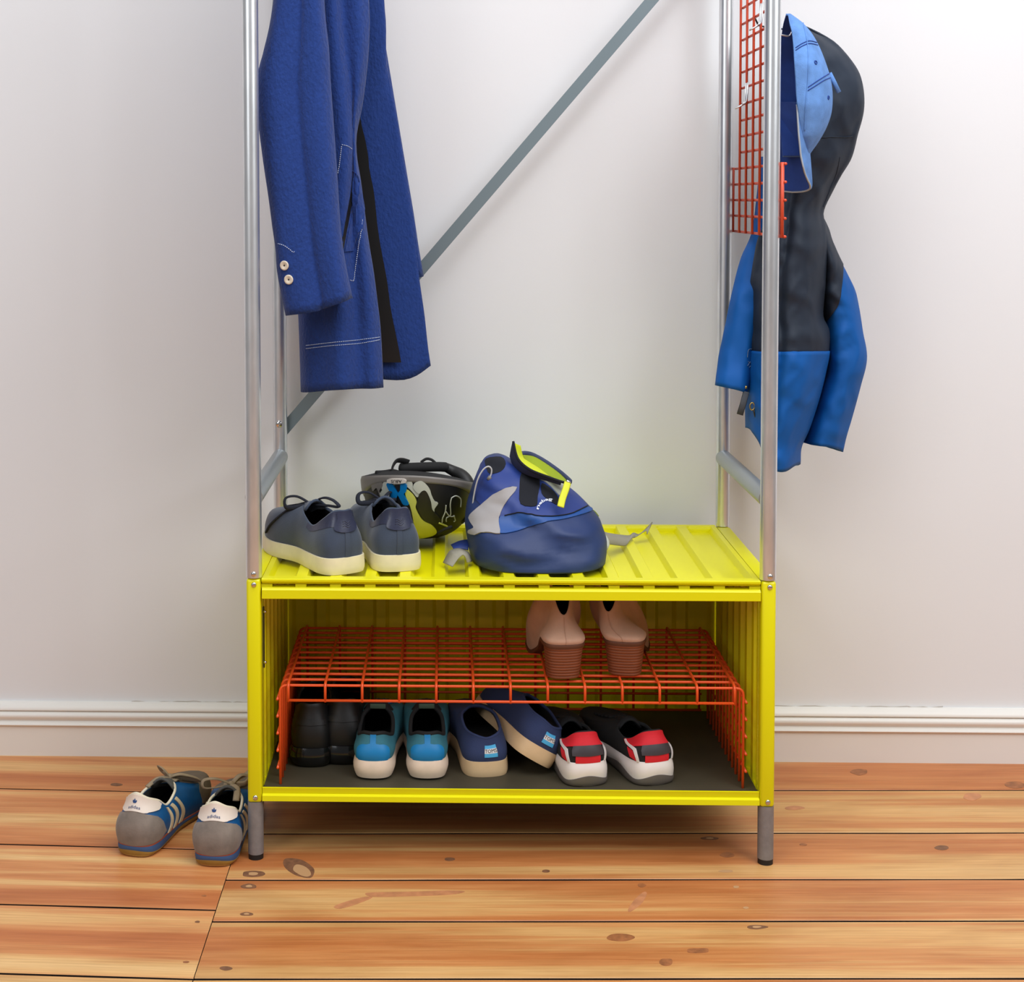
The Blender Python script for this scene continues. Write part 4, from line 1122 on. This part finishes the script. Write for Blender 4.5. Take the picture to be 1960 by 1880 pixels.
# brim edge piping
bm = bmesh.new()
P = [at(interp(bN, y), y, interp(yb, y)) for y in range(200, 350, 12)]+[at(1549, 351, .072), at(1551, 358, .082), at(1548, 363, .092), at(1536, 366.5, .112), at(1518, 367.5, .128), at(1500, 366, .141)]
tube(bm, [Vector(q) for q in crom(P, 3)], .0016, 6); obj('brim_piping', bm, CAPE, cp)
bvc = bvh_of(crown)
for pts in ([(1523, 92), (1535, 84), (1548, 79), (1562, 82)], [(1523, 97), (1535, 89), (1548, 84), (1564, 87)], [(1545, 168), (1562, 156), (1576, 147), (1586, 141)], [(1545, 174), (1562, 163), (1576, 154), (1588, 149)]):
    seam('stitched_band', bvc, pts, .0009, CAPI, cp, .0014)
for x, y in ((1560, 120), (1584, 187)):
    p, n_ = hit(bvc, x, y)
    if p:
        q = n_.to_track_quat('Z', 'Y').to_matrix().to_4x4()
        bm = bmesh.new(); tube(bm, [(.0026*math.cos(2*PI*k/12), .0026*math.sin(2*PI*k/12), 0) for k in range(12)], .0011, 5, True); bm.transform(Matrix.Translation(p+n_*.0014) @ q); obj('eyelet', bm, CAPI, cp)
seam('panel_seam', bvc, [(1536, 45), (1545, 90), (1546, 150), (1542, 200), (1540, 250)], .0010, CAP, cp, .0014)
bm = bmesh.new(); tube(bm, [at(1588, 140, .11), at(1597, 158, .112), at(1606, 177, .115)], .003, 6, flat=(1.2, .4), up=(0, -1, 0)); obj('size_strap', bm, CAP, cp)
wh = thing('wire_hook', 'silver wire hook on the outside of the orange grid, carrying the denim cap', 'hook', (XP+.004, .09, 1.31), 'silver wire hooks on the grid')
bm = bmesh.new(); tube(bm, bend([(XP+.006, .09, 1.325), (XP+.006, .09, 1.30), (XP+.03, .09, 1.295), (XP+.036, .09, 1.31)], .005, 3), .0016, 6); obj('bent_wire', bm, STEEL, wh)

# ------------------------------------------------------------------ bicycle helmet lying upside down
HB = mat('helmet_black', (24, 23, 22), .5, var=.1, vscale=30)
HG = mat('helmet_grey', (118, 112, 106), .4, var=.06, vscale=30)
HLG = mat('helmet_light_grey', (186, 188, 176), .3)
HLM = mat('helmet_lime', (206, 206, 96), .28, var=.05, vscale=12)
HBLU = mat('helmet_blue', (0, 112, 178), .3)
FOAM = mat('black_padding', (20, 19, 19), .85)
SILV = mat('badge_silver', (198, 188, 178), .4)
hm = thing('bike_helmet', 'black, grey and lime bicycle helmet lying upside down behind the navy sneakers', 'helmet', (.255, .285, ZS))
hc = Vector((.2535, .285, .5545)); hrx, hry, hrz = .0998, .112, .1058
def Hs(a, t, s=1.0):
    ph = t*PI/2; cc = math.cos(ph)**.75; ss = math.sin(ph)
    tilt = -.10*math.sin(a)*(1-t)*.11
    rim = (.004*math.cos(a*2)+.0190*math.cos(a))*(1-t)
    return hc+Vector((hrx*s*cc*math.sin(a), -hry*s*cc*math.cos(a), -hrz*s*ss+tilt*.5+rim))
n = 64; k = 20
bm = bmesh.new()
rings = [[Hs(2*PI*i/n, t/k*.985) for i in range(n)] for t in range(k+1)]
loft(bm, rings, cap1=True); shell = obj('shell', bm, HB, hm, True, 'black helmet shell')
bm = bmesh.new(); rings = [[Hs(2*PI*i/n, 0) for i in range(n)]]+[[Hs(2*PI*i/n, t/10*.97, .82)+Vector((0, 0, .004)) for i in range(n)] for t in range(11)]
loft(bm, rings, cap1=True); obj('inner_padding', bm, FOAM, hm)
bvh = bvh_of(shell)
hz = lambda L: [(660+x/7, 860+y/7) for x, y in L]
def hd(name, pts, m, off=.002, label=None): return decal(name, bvh, hz(pts), m, hm, 3.2, off, off+.0008, 3, label)
hd('shell_panel', [(375, 430), (430, 400), (500, 440), (515, 490), (470, 570), (540, 690), (575, 790), (545, 850), (500, 700), (440, 520), (390, 560), (370, 500)], HG, .0022)
hd('shell_panel', [(480, 590), (590, 490), (610, 560), (600, 690), (590, 760), (600, 900), (560, 880), (550, 720)], HLG, .0024)
hd('shell_panel', [(825, 535), (920, 610), (965, 700), (950, 770), (1000, 880), (1060, 950), (1160, 1000), (1225, 1080), (1200, 1130), (1100, 1165), (1000, 1180), (930, 1180), (920, 950), (880, 760), (820, 620)], HLM, .0026, 'lime shell panel')
hd('shell_panel', [(915, 500), (945, 445), (1015, 420), (1070, 450), (1130, 520), (1155, 600), (1200, 690), (1245, 715), (1195, 790), (1195, 850), (1150, 760), (1120, 620), (1060, 545), (1000, 590), (950, 560)], HLG, .0028)
hd('shell_panel', [(540, 420), (600, 395), (850, 400), (905, 450), (915, 500), (960, 560), (1000, 590), (970, 640), (900, 560), (820, 490), (720, 470), (600, 490), (530, 540), (500, 520)], HLG, .0018)
hd('shell_panel', [(600, 740), (640, 720), (690, 740), (700, 900), (640, 900), (610, 860)], HLM, .0024)
hd('vent', [(1000, 590), (1060, 545), (1110, 590), (1150, 700), (1170, 800), (1260, 900), (1280, 960), (1180, 980), (1060, 930), (1000, 840), (960, 740), (975, 680)], HB, .0034)
hd('blue_cross', [(575, 460), (640, 445), (700, 560), (720, 600), (650, 730), (600, 700), (630, 600), (600, 530)], HBLU, .0040, 'bright blue crossed insert')
hd('blue_cross', [(760, 450), (835, 470), (825, 560), (800, 600), (865, 720), (795, 730), (745, 640), (720, 590), (750, 540)], HBLU, .0046, 'bright blue crossed insert')
bm = bmesh.new(); RB = []
for t in range(7):
    ring = []
    for i in range(72):
        a = 2*PI*i/72; t1 = .062+.20*max(0, math.sin(a-.25))**4+.16*max(0, -math.sin(a+.1))**4
        ring.append(hc+(Hs(a, t1*t/6)-hc)*(1.022 if 0 < t < 6 else 1.004))
    RB.append(ring)
loft(bm, RB); band_ = obj('rim_band', bm, HG, hm, True, 'grey rim band')
bvh = bvh_of(shell, band_)
hd('reflector', [(1320, 305), (1400, 288), (1480, 330), (1515, 375), (1490, 400), (1420, 375)], HLG, .0050)
bvb2 = bvh; bvh = bvh_of(shell)
hd('badge', [(600, 415), (615, 390), (700, 384), (800, 388), (832, 412), (815, 440), (700, 446), (615, 440)], SILV, .0082, 'silver oval badge')
bvv = bvh
text_patch('lettering', 'ABUS', lambda x, y: hit(bvh, 660+(716-x*54)/7, 860+(415+y*50)/7), .012, INK, hm, .0088)
bvh = bvb2
for pts in ([(1340, 735), (1330, 820), (1300, 900), (1290, 960)], [(1340, 820), (1390, 880), (1450, 880)], [(1410, 640), (1395, 740), (1400, 860), (1350, 900), (1345, 950)], [(1410, 640), (1470, 615), (1530, 660), (1530, 760)], [(1440, 870), (1460, 930), (1440, 950)]):
    seam('strap_cord', bvh, hz(pts), .0011, HLG, hm, .0042)
seam('strap_cord', bvh, hz([(1250, 965), (1300, 985), (1360, 1010)]), .0016, HLM, hm, .0042)
# straps and padding spilling over the rim
def px(x, y, Y): return at(660+x/7, 860+y/7, Y+.035)
bm = bmesh.new(); tube(bm, [Vector(q) for q in crom([px(640, 330, .20), px(640, 240, .21), px(690, 160, .22), px(760, 150, .23), px(850, 175, .24)], 5)], .0042, 8, flat=(.5, 1.3)); obj('strap', bm, FOAM, hm, True, 'black chin strap loop')
bm = bmesh.new(); tube(bm, [Vector(q) for q in crom([px(420, 320, .19), px(520, 315, .20), px(640, 300, .22), px(760, 330, .23)], 5)], .0045, 8); obj('strap', bm, FOAM, hm)
bm = bmesh.new(); tube(bm, [Vector(q) for q in crom([px(750, 250, .24), px(800, 250, .24), px(1050, 240, .25), px(1250, 235, .26), px(1350, 240, .27)], 5)], .0095, 12, radii=None, flat=(1, .9)); obj('strap_pad', bm, FOAM, hm, True, 'rolled black strap pad')
bm = bmesh.new(); tube(bm, [Vector(q) for q in crom([px(1020, 175, .27), px(1090, 130, .27), px(1160, 140, .27), px(1210, 180, .27)], 5)], .0040, 8, flat=(1.2, .6)); obj('strap', bm, FOAM, hm)
bm = bmesh.new(); tube(bm, [Vector(q) for q in crom([px(1330, 230, .27), px(1450, 290, .27), px(1580, 360, .26), px(1650, 470, .25), px(1670, 640, .24), px(1630, 840, .23), px(1540, 960, .22)], 5)], .0115, 12, radii=[.0075+.004*math.sin(PI*i/30) for i in range(31)]); obj('retention_pad', bm, HB, hm, True, 'black rear head pad')
bm = bmesh.new(); tube(bm, [px(1430, 1040, .14), px(1330, 1080, .15), px(1250, 1130, .155)], .003, 6); obj('strap', bm, FOAM, hm)

# ------------------------------------------------------------------ small backpack
BPN = mat('navy_ripstop', (27, 48, 96), .55, var=.10, vscale=14, bump=.2, bscale=70)
BPB = mat('blue_ripstop', (20, 72, 142), .5, var=.08, vscale=14, bump=.15, bscale=70)
BPM = mat('mid_blue_ripstop', (28, 53, 124), .55, var=.08, vscale=14, bump=.15, bscale=70)
BPG = mat('grey_canvas', (160, 155, 154), .8, var=.06, vscale=20, bump=.12, bscale=60)
BPD = mat('dark_recess_and_trim', (14, 16, 26), .9)  # near-black for painted recess shade, also pocket, zip edge and seam
BPL = mat('lime_lining', (206, 214, 24), .7)
BPLD = mat('lime_shaded', (140, 156, 16), .8)  # darker copy of the lime lining, shade put into the colour
WEB = mat('grey_webbing_strap', (150, 144, 128), .8, bump=.4, bscale=700)
bp = thing('backpack', 'small blue backpack with a grey side panel, slumped half open on the yellow shelf', 'backpack', (.45, .14, ZS))
lv = [(1097.5, 934, 1148, .050, .19), (1094, 921, 1152, .036, .21), (1084, 912, 1156, .030, .225), (1060, 900, 1158.5, .028, .235), (1030, 894, 1160, .034, .24), (1004, 890, 1152, .044, .24), (988, 890, 1145, .056, .24), (965, 893, 1125, .074, .24), (945, 899, 1104, .090, .255), (932, 903, 1086, .098, .25), (920, 907, 1066, .106, .25), (908, 912, 1040, .114, .248), (898, 917, 1014, .122, .245), (886, 922, 988, .134, .24), (877, 929, 972, .146, .23), (872, 940, 960, .160, .215)]
rings = []
n = 72
for y, l, r, yn_, yf_ in crom(lv, 4):
    ym = (yn_+yf_)/2; a, b = at(l, y, ym), at(r, y, ym); c = (a+b)/2; hx_ = (b-a).length/2; hy_ = (yf_-yn_)/2
    ring = []
    for i in range(n):
        q = 2*PI*i/n; cx_, sy_ = math.cos(q), math.sin(q); e = .66
        X = hx_*math.copysign(abs(cx_)**e, cx_); Y = hy_*math.copysign(abs(sy_)**.9, sy_)
        p = Vector((c.x+X, ym+Y, c.z))
        w = noise.noise(Vector((p.x*14+p.z*16, p.y*8, p.z*26)))*.016+noise.noise(Vector((p.x*36+p.z*30, p.y*20, p.z*60+4)))*.006
        if p.z < ZS+.012: w *= max(0, (p.z-ZS)/.012)
        p += Vector((cx_*.35, sy_, 0))*w*(abs(sy_))
        p.z = max(p.z, ZS+.0008)
        ring.append(p)
    rings.append(ring)
bm = bmesh.new(); loft(bm, rings, cap0=True, cap1=True); bag = obj('bag_body', bm, BPN, bp, True)
bvp = bvh_of(bag)
z3 = lambda L: [(830+x/4.356, 830+y/4.356) for x, y in L]
def bd(name, pts, m, off=.0016, sm=3, label=None, th=None): return decal(name, bvp, z3(pts), m, bp, 4, off, th or off+.0006, sm, label)
bd('upper_panel', [(345, 480), (370, 320), (430, 205), (560, 190), (640, 195), (720, 300), (860, 380), (1010, 430), (1090, 430), (1190, 500), (1270, 590), (1270, 620), (1150, 670), (1000, 695), (860, 690), (720, 660), (600, 690), (545, 700), (600, 580), (690, 450), (560, 470), (400, 600)], BPM, .0010, 2)
bd('blue_band', [(550, 700), (610, 684), (720, 662), (860, 692), (1000, 697), (1150, 672), (1280, 615), (1310, 650), (1100, 712), (950, 735), (800, 775), (700, 815), (560, 835), (545, 770)], BPB, .0020, 3, 'brighter blue front band')
bd('side_panel', [(692, 450), (600, 460), (500, 510), (400, 600), (330, 660), (300, 705), (330, 765), (340, 790), (300, 805), (298, 830), (350, 845), (400, 826), (480, 830), (555, 838), (548, 770), (545, 700), (590, 600), (640, 530)], BPG, .0026, 2, 'light grey side panel')
bd('recess_shade', [(730, 335), (800, 345), (880, 400), (865, 540), (850, 610), (725, 590), (715, 450)], BPD, .0022, 3)  # dark patch painted for the shade inside a recess
bd('recess_shade', [(900, 420), (980, 470), (1035, 540), (1030, 600), (960, 560), (900, 500)], BPD, .0020, 3)  # painted recess shade again, further right
bd('grey_gusset', [(830, 350), (960, 390), (1080, 425), (1060, 500), (1040, 520), (980, 450), (900, 390)], HLG, .0030, 2, 'pale grey gusset')
bd('dark_pocket', [(440, 215), (560, 200), (600, 260), (560, 320), (470, 340), (440, 280)], BPD, .0018, 3)
# gaping mouth with lime lining
def qx(x, y, Y): return at(830+x/4.356, 830+y/4.356, Y)
def flapsheet(name, cols, m, th=.002, label=None):
    bm = bmesh.new(); R = [[Vector(p) for p in crom(c, 5)] for c in cols]; R2 = []
    for j in range(len(R[0])): R2.append([Vector(q) for q in crom([r[j] for r in R], 4)])
    loft(bm, R2, closed=False); o = obj(name, bm, m, bp, True, label); solidify(o, th, 0); return o
lipN = [(664, 66, .150), (690, 180, .138), (730, 245, .124), (810, 305, .110), (920, 350, .100), (1060, 400, .093), (1110, 410, .092)]
lipF = [(735, 172, .19), (770, 170, .19), (830, 185, .185), (930, 240, .175), (1050, 325, .155), (1120, 385, .12), (1140, 405, .105)]
flapsheet('front_lip', [[qx(640, 190, .165), qx(650, 130, .158), qx(664, 66, .150)], [qx(660, 250, .155), qx(675, 215, .146), qx(690, 180, .138)], [qx(700, 300, .142), qx(715, 270, .132), qx(730, 245, .124)], [qx(800, 350, .122), qx(805, 325, .116), qx(810, 305, .110)], [qx(930, 385, .110), qx(925, 365, .105), qx(920, 350, .100)], [qx(1060, 425, .102), qx(1060, 410, .097), qx(1060, 398, .093)]], mat('navy_edge', (44, 48, 70), .7), .003, 'dark navy lip of the open mouth')
flapsheet('mouth_lining', [[qx(672, 80, .152), qx(700, 92, .160), qx(722, 100, .166)], [qx(695, 178, .141), qx(722, 185, .158), qx(746, 200, .170)], [qx(735, 240, .127), qx(770, 235, .148), qx(790, 235, .168)], [qx(815, 298, .113), qx(850, 290, .135), qx(870, 285, .160)], [qx(925, 345, .103), qx(945, 350, .118), qx(965, 355, .140)]], BPL, .0016, 'bright lime lining')
flapsheet('mouth_lining', [[qx(735, 180, .186), qx(750, 215, .178), qx(770, 240, .168)], [qx(830, 192, .182), qx(835, 230, .172), qx(850, 285, .160)], [qx(930, 248, .172), qx(930, 300, .155), qx(940, 345, .138)], [qx(1050, 335, .150), qx(1040, 365, .130), qx(1030, 385, .112)], [qx(1110, 395, .115), qx(1095, 402, .104), qx(1080, 405, .098)]], BPLD, .0016, 'lime lining with its shade painted in')
bm = bmesh.new(); tube(bm, [Vector(q) for q in crom([qx(*p) for p in lipF], 5)], .0036, 8, flat=(.8, 1.4)); obj('rear_lip', bm, mat('navy_edge', (48, 56, 92), .7), bp)
bm = bmesh.new(); tube(bm, [Vector(q) for q in crom([qx(*p) for p in lipN], 5)], .0022, 8); obj('zip_edge', bm, BPD, bp)
bm = bmesh.new(); tube(bm, [Vector(q) for q in crom([qx(1118, 408, .090), qx(1100, 470, .080), qx(1075, 540, .070), qx(1058, 612, .060)], 5)], .0058, 8, flat=(1, .18), up=(0, -1, 0)); obj('zip_pull', bm, mat('lime_tape', (214, 216, 50), .7), bp, True, 'lime zip pull tape')
bm = bmesh.new(); tube(bm, [qx(1110, 395, .090), qx(1140, 410, .092)], .0022, 6); obj('zip_slider', bm, STEEL, bp)
# grey elastic cord and toggle
bm = bmesh.new(); tube(bm, [Vector(q) for q in crom([qx(318, 665, .13), qx(335, 520, .125), qx(365, 390, .12), qx(410, 305, .12), qx(455, 275, .12), qx(483, 300, .12), qx(472, 360, .12), qx(430, 430, .12), qx(395, 520, .12), qx(372, 615, .12)], 6)], .0014, 6); obj('elastic_cord', bm, mat('cord_grey', (184, 184, 184), .7), bp)
bm = bmesh.new(); tube(bm, [qx(455, 385, .118), qx(475, 360, .118)], .0036, 8); tube(bm, [qx(480, 385, .118), qx(500, 412, .118)], .0030, 8); obj('cord_toggle', bm, HG, bp)
seam('front_seam', bvp, z3([(590, 686), (720, 662), (860, 690), (1000, 696), (1150, 672), (1275, 612)]), .0010, BPD, bp, .0030)
arc = [(858, 655), (872, 610), (895, 580), (925, 563), (960, 553), (998, 560)]
arcp = crom(z3(arc), 12)
def arcmap(x, y):
    s_ = min(.999, max(0, (x+1.35)/2.7))*(len(arcp)-1); i = int(s_); t = s_-i
    a, b = Vector(arcp[i]), Vector(arcp[min(i+1, len(arcp)-1)]); p = a.lerp(b, t); d = (b-a).normalized() if (b-a).length > 1e-6 else Vector((1, 0)); 
    q = p+Vector((d.y, -d.x))*y*8.2
    return hit(bvp, q.x, q.y)
text_patch('lettering', 'nebag', arcmap, .02, mat('white_print', (224, 226, 236), .7), bp, .0022)
# webbing straps on the shelf
def ribbon(name, pts, w, m, up=(0, 0, 1)):
    bm = bmesh.new(); P = [Vector(q) for q in crom(pts, 6)]
    tube(bm, P, w, 8, flat=(1, .10), up=up); return obj(name, bm, m, bp, True)
z7 = lambda x, y, Y: at(840+x/11.75, 960+y/11.75, Y)
bm = bmesh.new()
def strip(name, L, R, m):
    bm = bmesh.new(); A = [Vector(q) for q in crom(L, 5)]; B = [Vector(q) for q in crom(R, 5)]
    loft(bm, [[a, a.lerp(b, .5), b] for a, b in zip(A, B)], closed=False); o = obj(name, bm, m, bp); solidify(o, .0018, 0); return o
strip('strap', [z7(640, 1380, .055), z7(600, 1260, .052), z7(540, 1200, .05), z7(450, 1270, .048), z7(400, 1330, .046), z7(300, 1470, .040)], [z7(750, 1350, .085), z7(660, 1150, .085), z7(460, 1065, .085), z7(300, 1090, .08), z7(220, 1150, .078), z7(95, 1380, .07)], WEB)
strip('shoulder_strap', [z7(660, 1090, .11), z7(480, 1060, .11), z7(340, 1080, .11)], [z7(680, 860, .15), z7(480, 890, .15), z7(270, 980, .15)], BPM)
z8 = lambda x, y, Y: at(1120+x/10.89, 960+y/10.89, Y)
strip('strap', [z8(400, 640, .19), z8(480, 660, .20), z8(700, 695, .24), z8(920, 710, .27), z8(1010, 655, .29), z8(1120, 690, .30), z8(1250, 590, .31), z8(1400, 430, .32)], [z8(420, 880, .16), z8(520, 895, .17), z8(700, 915, .20), z8(850, 912, .22), z8(940, 800, .25), z8(1050, 740, .28), z8(1260, 610, .29), z8(1290, 690, .29)], WEB)
bm = bmesh.new(); tube(bm, [z8(420, 720, .17), z8(470, 820, .165), z8(475, 900, .16), z8(430, 1000, .155)], .0032, 8, flat=(1, .4)); obj('strap', bm, HLG, bp)
bm = bmesh.new(); tube(bm, [Vector(q) for q in crom([z8(0, 90, .17), z8(80, 130, .17), z8(200, 210, .18), z8(280, 310, .18)], 4)], .0026, 8, flat=(1, .4)); obj('zip_pull', bm, BPLD, bp)
